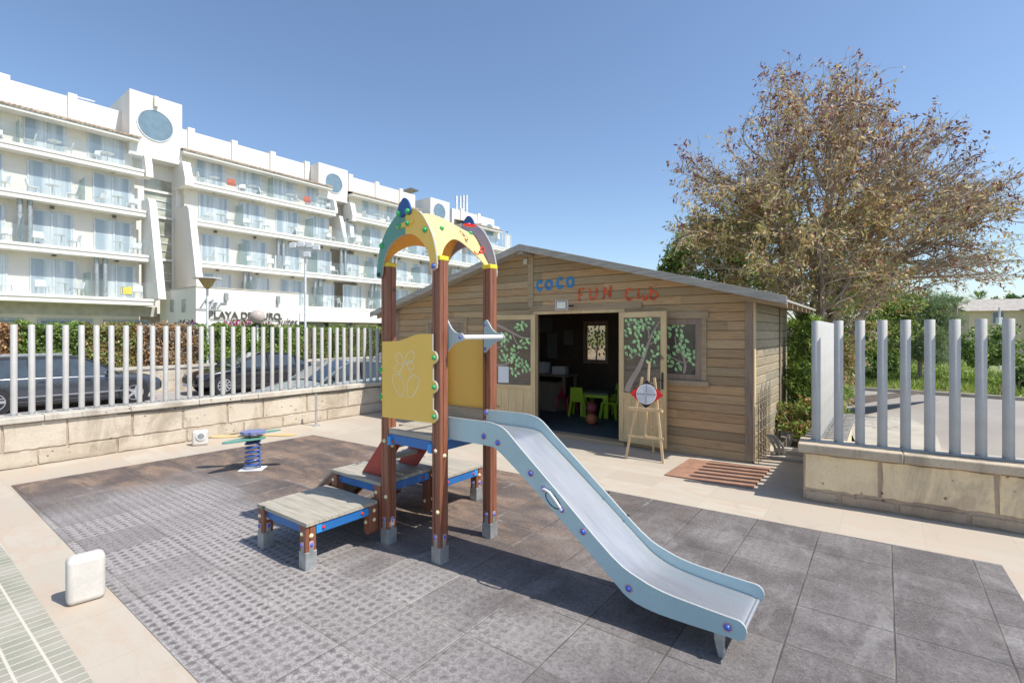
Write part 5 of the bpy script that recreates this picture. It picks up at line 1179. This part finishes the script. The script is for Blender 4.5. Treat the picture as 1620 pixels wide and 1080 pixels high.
# ---------------------------------------------------------------- vehicles
def carpaint(n,c,rg=.22,mt=.4): return simple(n,c,rg,mt,var=.06,vs=2,fine=.01,bmp=0,coat=.8)
cglass=simple('car_window',(.045,.06,.07),.06,var=.2,coat=.8)
def car(name,label,cat,loc,rz,Lc,Hc,paint,kind,wr=.325):
    t=thing(name,label,cat,loc,rz); hw=.88; x0=-Lc/2; 
    # stations: x, belt height, half width factor
    if kind=='estate': st=[(-.5,.62,.80),(-.485,.86,.90),(-.44,.96,.97),(-.30,.97,1),(0,.95,1),(.18,.93,1),(.30,.90,.99),(.42,.82,.96),(.475,.70,.86),(.5,.56,.72)]; cab=[(-.49,.0,.92),(-.455,.80,.80),(-.40,1,.76),(-.1,1.0,.76),(.06,.96,.75),(.15,.60,.80),(.245,.0,.90)]
    else: st=[(-.5,.60,.78),(-.48,.84,.88),(-.42,.92,.95),(-.30,.95,1),(0,.93,1),(.18,.91,1),(.28,.88,.99),(.42,.76,.95),(.475,.66,.85),(.5,.52,.72)]; cab=[(-.40,.0,.90),(-.31,.55,.80),(-.20,.92,.74),(-.06,1.0,.73),(.04,.97,.73),(.13,.62,.79),(.24,.0,.90)]
    mb=MB(); n=len(st); ring=[]
    for (fx,zb,wf) in st:
        x=fx*Lc; w_=hw*wf; z0=.20 if abs(fx)<.47 else .30
        ring.append([(x,-w_*.9,z0),(x,-w_,z0+.12),(x,-w_*1.01,(z0+zb)/2+.05),(x,-w_*.985,zb-.05),(x,-w_*.93,zb),(x,-w_*.5,zb+.035),(x,0,zb+.045),(x,w_*.5,zb+.035),(x,w_*.93,zb),(x,w_*.985,zb-.05),(x,w_*1.01,(z0+zb)/2+.05),(x,w_,z0+.12),(x,w_*.9,z0)])
    m=13; vs=[p for r in ring for p in r]; fs=[(i*m+k,i*m+k+1,(i+1)*m+k+1,(i+1)*m+k) for i in range(n-1) for k in range(m-1)]+[(i*m+m-1,i*m,(i+1)*m,(i+1)*m+m-1) for i in range(n-1)]+[tuple(range(m)),tuple(reversed(range((n-1)*m,n*m)))]
    mb.add(vs,fs); body=mb.build('body',paint,t,smooth=True,sharp=40)
    sub=body.modifiers.new('s','SUBSURF'); sub.levels=1; sub.render_levels=2
    zb=.93
    P=[]; 
    for (fx,q,wf) in cab: x=fx*Lc; z=zb+.0+(Hc-zb)*q; P.append([(x,-hw*wf,z if q<.01 else z-.03),(x,-hw*wf*.86,z),(x,0,z+.025),(x,hw*wf*.86,z),(x,hw*wf,z if q<.01 else z-.03)])
    gl_=MB(); rf=MB()
    base_=[[(p[0][0],-hw*.925,zb-.03),(p[0][0],hw*.925,zb-.03)] for p in P]
    for i in range(len(P)-1):
        a,b_=P[i],P[i+1]
        gl_.add([base_[i][0],base_[i+1][0],b_[0],a[0]],[(0,1,2,3)]); gl_.add([base_[i][1],base_[i+1][1],b_[4],a[4]],[(3,2,1,0)])
        roof= cab[i][1]>=.8 and cab[i+1][1]>=.8
        tgt=rf if roof else gl_
        for k in range(4): tgt.add([a[k],b_[k],b_[k+1],a[k+1]],[(0,1,2,3)])
        for k in (0,3): 
            if not roof: rf.bar(Vector(a[0 if k==0 else 4])+Vector((0,0,.004)),Vector(b_[0 if k==0 else 4])+Vector((0,0,.004)),.06,.03)
        if roof:
            for k in (0,4): rf.bar(Vector(a[k]),Vector(b_[k]),.05,.05)
    gl_.build('windows',cglass,t); roofo=rf.build('roof',paint,t,smooth=True)
    pl_=MB()
    for fx in ((-.27,-.03) if kind!='estate' else (-.33,-.17,0)):
        for s in (-1,1): MB().bar((fx*Lc,s*hw*.93,zb-.02),(fx*Lc-.02,s*hw*.80,Hc-.06),.07,.02,(0,1,0)).build('pillar',M['black'],t)
    MB().box(-.36*Lc,.34*Lc,-hw*1.0,hw*1.0,.17,.30).build('sill',M['black'],t,bevel=.02)
    for s in (-1,1):
        for fx in (-.5+.85/Lc+.0, .5-.85/Lc):
            x=fx*Lc
            MB().lathe([(wr+.055,0),(wr+.055,.02)],(x,s*(hw*1.0),wr+.01),28,(0,s,0)).build('wheel_arch',M['black'],t)
            wh=MB().lathe([(wr*.62,-.10),(wr*.96,-.10),(wr,-.06),(wr,.03),(wr*.95,.055),(wr*.70,.06),(wr*.68,.03)],(x,s*hw*.97,wr),28,(0,s,0)).build('wheel',M['tyre'],t,smooth=True)
            rm=MB().lathe([(wr*.70,.045),(wr*.70,.058),(wr*.64,.058),(wr*.62,.03)],(x,s*hw*.97,wr),28,(0,s,0))
            for k in range(10 if kind!='estate' else 5):
                a=k*2*math.pi/(10 if kind!='estate' else 5); c_=Vector((x,s*(hw*.97+.05),wr)); d=Vector((math.cos(a),0,math.sin(a))); rm.bar(c_+d*.03,c_+d*wr*.66,.035 if kind!='estate' else .07,.012,(0,1,0))
            rm.ball((x,s*(hw*.97+.05),wr),.045,8,(1,.4,1)); rm.build('rim',M['alloy'],wh)
        MB().ball((.19*Lc,s*hw*1.10,zb+.08),.10,10,(.9,.9,.7)).build('mirror',M['black'],t,smooth=True)
        MB().ball((.462*Lc,s*hw*.66,.66),.15,10,(.55,1.0,.5)).build('headlight',M['steel'],t,smooth=True)
        for fx in (-.12,.08): MB().box(fx*Lc-.09,fx*Lc+.09,s*hw*1.0-.02,s*hw*1.0+.02,.80,.83).build('door_handle',paint,t)
    if kind=='estate':
        for s in (-1,1):
            MB().box(-.34*Lc,.33*Lc,s*hw*1.01-.012,s*hw*1.01+.012,.40,.425).build('chrome_strip',M['alloy'],t); MB().bar((-.40*Lc,s*.62,Hc+.035),(.02*Lc,s*.62,Hc+.03),.03,.03).build('roof_rail',M['alloy'],t)
    MB().box(.488*Lc,.503*Lc,-.40,.40,.42,.60).build('grille',M['black'],t,bevel=.01)
    MB().box(.49*Lc,.51*Lc,-.26,.26,.30,.40).build('number_plate',M['paper'],t)
    return t
w0=(Vector((-11.83,15.3,0))+Vector((-13.5,13.3,0)))/2
car('parked_car','dark grey estate car with silver roof rails behind the left fence','car',w0+HN*.86+Vector((0,0,ST)),HANG,4.75,1.50,carpaint('graphite_paint',(.07,.08,.095)),'estate')
c2=Vector((-10.06,17.5,0))+HD*1.42+HN*.86; car('parked_car','black saloon car parked before the green hedge, its nose to the left','car',c2+Vector((0,0,ST)),HANG+math.pi,4.6,1.43,carpaint('black_paint',(.02,.018,.022)),'saloon')
car('parked_car','silver green saloon car close behind the left fence','car',Vector((-4.75,13.9,ST)),HANG+math.pi-.0,4.3,1.42,carpaint('silver_green_paint',(.36,.42,.41),.3,.5),'saloon')
car('parked_car','pale silver car mostly hidden behind the tower post','car',Vector((-5.2,23.2,ST)),HANG+math.pi,4.3,1.46,carpaint('silver_paint',(.42,.45,.50),.3,.5),'saloon')
# ---------------------------------------------------------------- trees and plants
def stem_path(a,b,bow,rng,n=7,lift=.10):
    a=np.array(a);b=np.array(b); o=[]; off=rng.normal(size=3)*bow; off[2]*=.4
    for i in range(n+1):
        s=i/n; o.append(tuple(a+(b-a)*s+off*math.sin(math.pi*s)+np.array([0,0,lift*np.linalg.norm(b-a)])*math.sin(math.pi*s)+rng.normal(size=3)*bow*.06))
    return o
rng=np.random.default_rng(21)
TY=10.9
tp=G(1300,600); tp=Vector((6.75,10.9,0))
BT=thing('tree','large multi stemmed half bare tree with dry pods behind the cabin','tree',tp)
def tl(px,py,Y): p=W(px,py,Y)-tp; return np.array((p.x,p.y,p.z))
lobes=[((1310,165),(90,60),1.3,14),((1215,240),(90,85),1.3,15),((1400,225),(95,75),1.3,15),((1150,320),(72,75),1.1,13),((1300,310),(130,100),1.5,22),((1440,300),(95,80),1.2,13),((1520,330),(90,65),1.1,12),((1575,350),(55,75),.9,10),((1560,410),(65,35),.9,8),((1105,380),(55,50),.9,7),((1230,410),(100,60),1.2,15),((1370,410),(90,55),1.2,13),((1270,125),(62,32),.8,6),((1100,265),(35,35),.5,5),((1480,200),(50,38),.7,6),((1535,265),(40,45),.6,5),((1600,300),(35,45),.6,5),((1350,120),(50,25),.7,4)]
trunkm=MB(); branch=MB(); twigs=MB(); LP=[]; LM=[]; SP=[]
bases=[np.array((rng.normal(0,.30),rng.normal(0,.25),0)) for _ in range(11)]
tips=[]
for (c,r_,dep,n) in lobes:
    for _ in range(int(n*2.6)):
        a=rng.uniform(0,6.283); q=math.sqrt(rng.random()); Yd=TY+float(np.clip(rng.normal(),-1.6,1.6))*dep*.8
        px=c[0]+(r_[0]-10)*q*math.cos(a); py=c[1]+8+(r_[1]-10)*q*math.sin(a); tips.append((tl(px,py,Yd),px))
mains=[]
heads=[(1190,300),(1230,230),(1270,250),(1310,220),(1350,250),(1400,260),(1440,300),(1480,330),(1250,330),(1330,330),(1160,350)]
for k,(px,py) in enumerate(heads):
    e=tl(px,py,TY+rng.normal()*.8); b0_=bases[k]; 
    c_=np.array([b0_[0]+.22*(e[0]-b0_[0]),b0_[1]+.3*(e[1]-b0_[1]),e[2]*.62]); P_=[tuple((1-q)**2*b0_+2*q*(1-q)*c_+q*q*e+rng.normal(size=3)*.035*(0<q<1)) for q in np.linspace(0,1,10)]; mains.append(P_)
    (trunkm).tube(P_,[.075*(1-.70*i/9) for i in range(10)],7)
for (tp_,px) in tips:
    d=[min(range(3,10),key=lambda i:np.linalg.norm(np.array(m_[i])-tp_)+.35*max(0,m_[i][2]-tp_[2])) for m_ in mains]
    best=min(range(len(mains)),key=lambda j:np.linalg.norm(np.array(mains[j][d[j]])-tp_)); i0=max(2,d[best]-int(rng.integers(0,3))); s0=np.array(mains[best][i0])
    P_=stem_path(s0,tp_,.14,rng,6,.02); branch.tube(P_,[.022*(1-.72*i/6) for i in range(7)],5)
    for i in range(2,7):
        o0=np.array(P_[i]); dirb=np.array(P_[i])-np.array(P_[i-1]); dirb/=np.linalg.norm(dirb)+1e-6
        for _ in range(3):
            dv=dirb*.9+rng.normal(size=3)*.55; dv/=np.linalg.norm(dv); ln_=rng.uniform(.22,.55); e=o0+dv*ln_; m_=o0+dv*ln_*.5+rng.normal(size=3)*.03
            twigs.tube([tuple(o0),tuple(m_),tuple(e+np.array([0,0,-.04]))],[.006,.0045,.0025],3)
            hi=o0[2]; lum=rng.random()
            dens=int(rng.integers(3,10)) if hi<4.6 else int(rng.integers(1,7)); 
            cl_=math.sin(o0[0]*2.3+o0[2]*1.7)+math.sin(o0[2]*2.9-o0[1]*2.1+1.3)+.7*math.sin(o0[0]*4.9+o0[1]*3.7); dens=int(round(dens*max(.25,min(2.1,1.05+.55*cl_))))
            if px>1450 : dens=int(dens*.55)
            for q in range(dens):
                s=1.05-.75*rng.random()**1.7; p=o0+dv*ln_*s+rng.normal(size=3)*.035; LP.append(p)
                edge=min(1,max(0,(hi-3.6)/3)); w_=[.46*(1-edge)+.10,.36,.14+.12*edge,.02+.18*edge]; w_=[w_[0]+(.5 if (px<1230 and hi<4.8) else 0)]+w_[1:]; w_=np.array(w_)/sum(w_); LM.append(rng.choice(4,p=w_))
            if rng.random()<.10+.16*(hi>5):
                for q in range(7): LP.append(e+rng.normal(size=3)*.035); LM.append(3)
for k in range(14):      # a few bare pale lower branches
    a=rng.uniform(0,6.28); s0=np.array(mains[k%11][3]); e=s0+np.array([math.cos(a)*.9,-abs(math.sin(a))*.8,rng.uniform(-.1,.9)]); branch.tube(stem_path(s0,e,.25,rng,6),[.02*(1-.7*i/6) for i in range(7)],5)
trunkm.build('trunk',M['bark'],BT,smooth=True); branch.build('branches',M['twig'],BT,smooth=True); twigs.build('twigs',M['twig'],BT)
print("main tree leaves",len(LP),[round(q,2) for q in (b1,b2,b3,b4,ev,m1e,m2s,m2e,m3s,m3e,m4s)])
leaves('crown',LP,.095,['olive','tan','rust','seed'],None,BT,.34,.5,22,extra=LM)
def tree(name,label,cat,loc,trunk_h,cl,n,size,mats,wts,seed,aspect=.5,hang=.2,tr=.10):
    rng=np.random.default_rng(seed); t=thing(name,label,cat,loc)
    tm=MB(); P=[]
    top=(0,0,trunk_h); tm.tube([(0,0,-.1),(.03,.02,trunk_h*.5),top],[tr,tr*.8,tr*.6],8)
    for (c,r) in cl:
        tm.tube(stem_path(top,c,.1,rng,4),[tr*.5*(1-.7*i/4) for i in range(5)],5)
        k=max(3,int(n/len(cl)/90))
        for _ in range(k):
            d=rng.normal(size=3); d/=np.linalg.norm(d); cc=np.array(c)+d*np.array(r)*rng.uniform(.35,.95); rr_=min(r)*rng.uniform(.28,.5)
            q=rng.normal(size=(90,3)); q/=np.linalg.norm(q,axis=1)[:,None]; P.append(cc+q*rr_*(.55+.45*rng.random(90)[:,None])*np.array([1,1,.75]))
    tm.build('trunk',M['bark'],t,smooth=True); leaves('crown',np.concatenate(P),size,mats,wts,t,aspect,hang,seed); return t
def gp0(px,Y): return Vector(((px-810)/F*Y,Y,ST))
def cl_px(loc,L_,Y):
    o=[]
    for (px,py,rx,ry) in L_: p=W(px,py,Y)-loc; s=Y/F; o.append(((p.x,p.y,p.z),(rx*s,rx*s*.9,ry*s)))
    return o
l_=gp0(1120,14.5); tree('tree','light green leafy tree just over the cabin roof, left of the bare tree','tree',l_,2.0,cl_px(l_,[(1080,400,35,32),(1115,380,40,40),(1075,425,35,22),(1150,430,40,35),(1190,440,40,40),(1165,385,45,45)],14.5),15000,.11,['lgreen','mgreen','dgreen','olive'],[2.2,2,1,.6],31)
l_=gp0(1290,15); tree('tree','dark green pine like tree filling in behind the bare stems','tree',l_,2.2,cl_px(l_,[(1230,440,60,55),(1300,430,60,60),(1350,450,55,45),(1270,380,70,55),(1210,350,50,55),(1330,370,60,50),(1390,430,45,45)],15),17000,.11,['dgreen','mgreen','olive','lgreen'],[1.6,1.8,1,.8],32)
l_=gp0(1365,21.5); tree('tree','yellowish green bushy tree between the grey fence tubes','tree',l_,1.6,cl_px(l_,[(1325,485,45,40),(1375,490,50,40),(1400,530,45,40),(1350,540,45,35),(1420,475,40,30),(1320,540,30,35),(1390,560,35,22)],21.5),21000,.13,['lgreen','mgreen','olive','dgreen'],[2.2,1.4,1,.6],33)
l_=gp0(1455,22); tree('tree','feathery blue green tamarisk with arching sprays right of the bushy tree','tree',l_,1.6,cl_px(l_,[(1440,490,42,34),(1478,478,38,24),(1460,530,42,42),(1488,512,30,32),(1430,545,34,36),(1470,558,40,24)],22),24000,.17,['bgreen','mgreen','olive'],[2.4,1.3,.7],34,.14,.5)
l_=gp0(1270,8.6); l_.z=0
tj=tree('thuja','bright green feathery conifer growing beside the cabin wall','conifer',Vector((5.08,8.62,-.05)),.5,[((0,0,.75),(.36,.36,.4)),((0,0,1.15),(.34,.34,.4)),((0.02,0,1.55),(.26,.26,.35)),((0,0,1.85),(.14,.14,.3)),((.1,-.1,.6),(.36,.3,.35))],10000,.10,['mgreen','lgreen','dgreen'],[1.8,2.6,.4],35,.20,-.7,.03)
tree('thuja','second bright green conifer farther back along the cabin side','conifer',Vector((5.45,9.3,-.05)),.5,[((0,0,.8),(.42,.42,.45)),((0,0,1.3),(.38,.38,.45)),((0,0,1.75),(.28,.28,.4)),((.2,-.3,.6),(.4,.35,.4))],10000,.10,['mgreen','lgreen','dgreen'],[1.6,2.6,.4],46,.20,-.7,.03)
tree('shrub','reddish green leafy shrub at the foot of the conifer','shrub',Vector((4.55,7.95,-.05)),.2,[((0,0,.35),(.32,.30,.28)),((.25,.15,.55),(.30,.28,.28)),((-.10,.25,.50),(.28,.26,.28)),((.3,-.15,.3),(.24,.2,.2))],4200,.065,['mgreen','olive','rust','lgreen'],[2,1,.9,1],36,.5,0,.02)
tree('shrub','dark low undergrowth behind the reddish shrub','shrub',Vector((5.1,9.9,-.1)),.3,[((0,0,.4),(.5,.5,.45)),((.5,.6,.5),(.6,.6,.5)),((-.3,.9,.6),(.5,.5,.5)),((.7,-.5,.3),(.4,.4,.3))],5000,.08,['dgreen','mgreen','olive'],[2,1,.6],37,.5,0,.02)
tree('shrub','dry twiggy undergrowth around the stems of the bare tree','shrub',tp+Vector((-.2,-.3,0)),.4,[((0,0,.7),(.7,.6,.7)),((.7,.3,1.0),(.7,.6,.8)),((-.7,.5,1.1),(.6,.6,.8)),((.4,0,1.7),(.8,.6,.7))],6500,.09,['olive','tan','mgreen','rust'],[2,1.3,1.3,.5],38,.4,.2,.03)
l_=gp0(1560,24); tree('shrub','round green bush on the verge before the cream house','shrub',l_,.5,cl_px(l_,[(1540,545,30,25),(1575,540,32,30),(1555,565,35,20),(1600,560,25,22)],24),6500,.16,['mgreen','dgreen','lgreen'],[2,1.2,.8],39)
l_=gp0(1612,17.5); tree('shrub','small dark bush at the right edge of the verge','shrub',l_,.2,cl_px(l_,[(1615,595,16,18),(1632,600,18,16)],17.5),2200,.10,['mgreen','dgreen'],[2,1],40)
l_=gp0(1350,20); tree('shrub','dark green low bush at the far kerb behind the first tubes','shrub',l_,.3,cl_px(l_,[(1345,580,22,18),(1375,585,22,18),(1400,575,18,18)],20),3500,.13,['dgreen','mgreen'],[2,1.4],41)
l_=gp0(1600,75); tree('tree','dark green round tree rising behind the cream house roof','tree',l_,4,cl_px(l_,[(1590,478,20,12),(1610,474,22,13),(1630,480,22,14),(1575,488,12,8)],75),4500,.35,['dgreen','mgreen'],[2,1.4],42)
l_=gp0(1440,60); tree('tree','distant hazy green trees left of the palms','tree',l_,2,cl_px(l_,[(1410,505,20,14),(1440,508,25,14),(1480,512,20,12),(1380,510,20,12)],60),4500,.35,['mgreen','bgreen','dgreen'],[2,1.4,1],43)
def palm(label,px,py,Y,r,seed):
    rng=random.Random(seed); b=gp0(px,Y); top=W(px,py,Y); h=top.z-ST
    t=thing('palm_tree',label,'palm tree',b); MB().tube([(0,0,0),(.08,0,h*.5),(0,0,h)],[.28,.22,.2],8).build('trunk',M['bark'],t,smooth=True)
    mb=MB()
    for k in range(46):
        a=rng.uniform(0,6.28); el=rng.uniform(-.5,1.3); d=Vector((math.cos(a)*math.cos(el),math.sin(a)*math.cos(el),math.sin(el))); c=Vector((0,0,h)); e=c+d*r*rng.uniform(.5,.65)
        sd=d.cross(Vector((0,0,1)));
        if sd.length<.1: sd=Vector((1,0,0))
        sd.normalize()
        for q in range(-5,6):
            dd2=(d+sd*q*.16).normalized(); f=e+dd2*r*.5*(1-.05*abs(q))+Vector((0,0,-.12*r*abs(q)/5)); mb.add([e-sd*.04,e+sd*.04,f],[(0,1,2)])
        mb.tube([c,e],.02,3)
    mb.build('fronds',L['mgreen'],t); return t
palm('nearer fan palm with a brown trunk behind the small white house',1511,486,48,1.25,1); palm('taller distant fan palm right of the nearer palm',1549,474,62,1.35,2)
# grass verge and weeds (nobody could count them)
rng=np.random.default_rng(50); n=60000
s_=rng.uniform(-9,16,n); d_=rng.uniform(.6,9,n)**1.0; KP=np.array(K0)[None]+np.array(KD)[None]*s_[:,None]+np.array([.686,.728,0])[None]*d_[:,None]; KP[:,2]=ST-.02
msk=(np.sin(KP[:,0]*1.1)+np.sin(KP[:,1]*1.3+1)+.8*np.sin(KP[:,0]*2.7+KP[:,1]*2.1)+rng.normal(size=n)*.5)>-.5
o=leaves('verge_grass',KP[msk],.26,['grass','lgreen','dry'],[2.4,2.4,.8],None,.13,-1.8,51); struct(o,'stuff')
for k,(px,Y,w_,h_) in enumerate(((1345,24,1.1,.55),(1395,25,1.3,.6),(1440,23.5,1.0,.5),(1500,22,.9,.5),(1530,20.5,.8,.45),(1480,27,1.5,.7),(1560,21,.8,.5),(1590,19.5,.7,.4),(1420,29,1.6,.8),(1515,30,1.8,.8))):
    wp=gp0(px,Y); wd_=thing('weed_clump','yellow green weed clump on the verge, number %d along the road behind the fence tubes'%(k+1),'weeds',wp,0,'weed clumps on the verge')
    rg_=np.random.default_rng(80+k); leaves('foliage',blob((0,0,h_*.45),(w_,w_*.8,h_*.6),1500,rg_),.15,['grass','lgreen','mgreen'],[2,1.5,.8],wd_,.25,-.8,90+k)
kb=MB().bar(K0-KD*13+Vector((0,0,ST+.05)),K0+KD*26+Vector((0,0,ST+.05)),.16,.13).build('kerb',M['cap1']); struct(kb)
sheet('sidewalk',[G(1290,652,-.27),G(1345,655,-.27),G(1400,657,-.27),G(1440,663,-.27),G(1468,674,-.27),G(1484,692,-.27),G(1490,715,-.27),G(1500,760,-.27),G(1290,720,-.27)],simple('sidewalk_concrete',(.46,.42,.35),.9,var=.12,vs=1.5,fine=.12,bmp=.3),ST+.13,thick=.12)
sheet('gravel_verge',[K0-KD*13,K0+KD*26,K0+KD*26+Vector((.686,.728,0))*1.1,K0-KD*13+Vector((.686,.728,0))*1.1],mat_asphalt('gravel',(.42,.38,.31),(.52,.47,.39)),ST+.01)
# garden soil behind the cabin
soil=simple('garden_soil',(.11,.085,.06),.95,var=.3,vs=6,fine=.2,bmp=.5)
sheet('garden_soil',[CB+U*.3+V*.9,CB+U*1.2+V*.9,Vector((4.6,6.4,0)),Vector((6.4,11,0)),Vector((14,16,0)),CB+U*.3+V*9,CB+U*.14+V*3],soil,-.03)
edg=MB().bar(CB+U*.15+V*.50+Vector((0,0,.02)),CB+U*1.15+V*.50+Vector((0,0,.02)),.20,.05).bar(CB+U*.15+V*.80+Vector((0,0,.05)),CB+U*1.15+V*.80+Vector((0,0,.05)),.24,.09).build('stone_edging',M['cap1'],bevel=.01)
tag(edg,'two pale stone steps edging the planting bed beside the cabin','edging')
# houses
def house(name,label,loc,rz,sx,sy,hh,rh,wall,wins,roofm='tile'):
    t=thing(name,label,'house',loc,rz); MB().box(0,sx,0,sy,0,hh).build('wall',wall,t)
    MB().yz([(-.5,hh),(sy+.5,hh),(sy/2,hh+rh)],-.5,sx+.5).build('roof',M[roofm],t)
    for (x,z,w_,h_) in wins: o=MB().box(x-w_/2-.06,x+w_/2+.06,-.06,-.001,z-.06,z+h_+.06).build('window',M['alu'],t); MB().box(x-w_/2,x+w_/2,-.09,-.061,z,z+h_).build('pane',M['dwin'],o)
    return t
M['roofh']=simple('house_roof',(.38,.345,.30),.85,var=.2,vs=3)
hcol=simple('house_cream',(.66,.55,.38),.85,var=.05)
p=gp0(1533,52); hs=house('house','cream two storey house with a low grey tiled roof at right','' and '' or p,R(-14),22,10,H+ (527-492)/F*52-ST,1.5,hcol,[(2.5,3.2,.9,1.1),(7,3.2,1.2,1.2),(11,3.2,1,1.4)],'roofh')
MB().box(5.2,5.75,-.7,-.1,0,6.0).build('corner_pier',simple('house_pier',(.72,.64,.50),.85),hs); MB().box(5.8,22,-.9,-.02,2.45,2.70).build('balcony_slab',hcol,hs); MB().box(5.8,22,-.92,-.86,3.4,3.46).build('balcony_rail',M['signd'],hs)
for k in range(40): pass
p=gp0(1499,66); house('house','small white gabled house behind the palm','' and '' or p,R(-20),3.3,4,H+(527-500)/F*66-ST,.8,M['white'],[(1.0,2.2,.6,.8),(2.2,2.2,.5,.8)],'wsh')
pw=thing('utility_pole','thin grey pole with a box before the cream house','pole',gp0(1581,30)); MB().tube([(0,0,0),(0,0,3.7)],.05,8).build('pole',M['alu'],pw); MB().box(-.12,.12,-.1,.1,2.6,3.1).build('meter_box',M['alu'],pw)
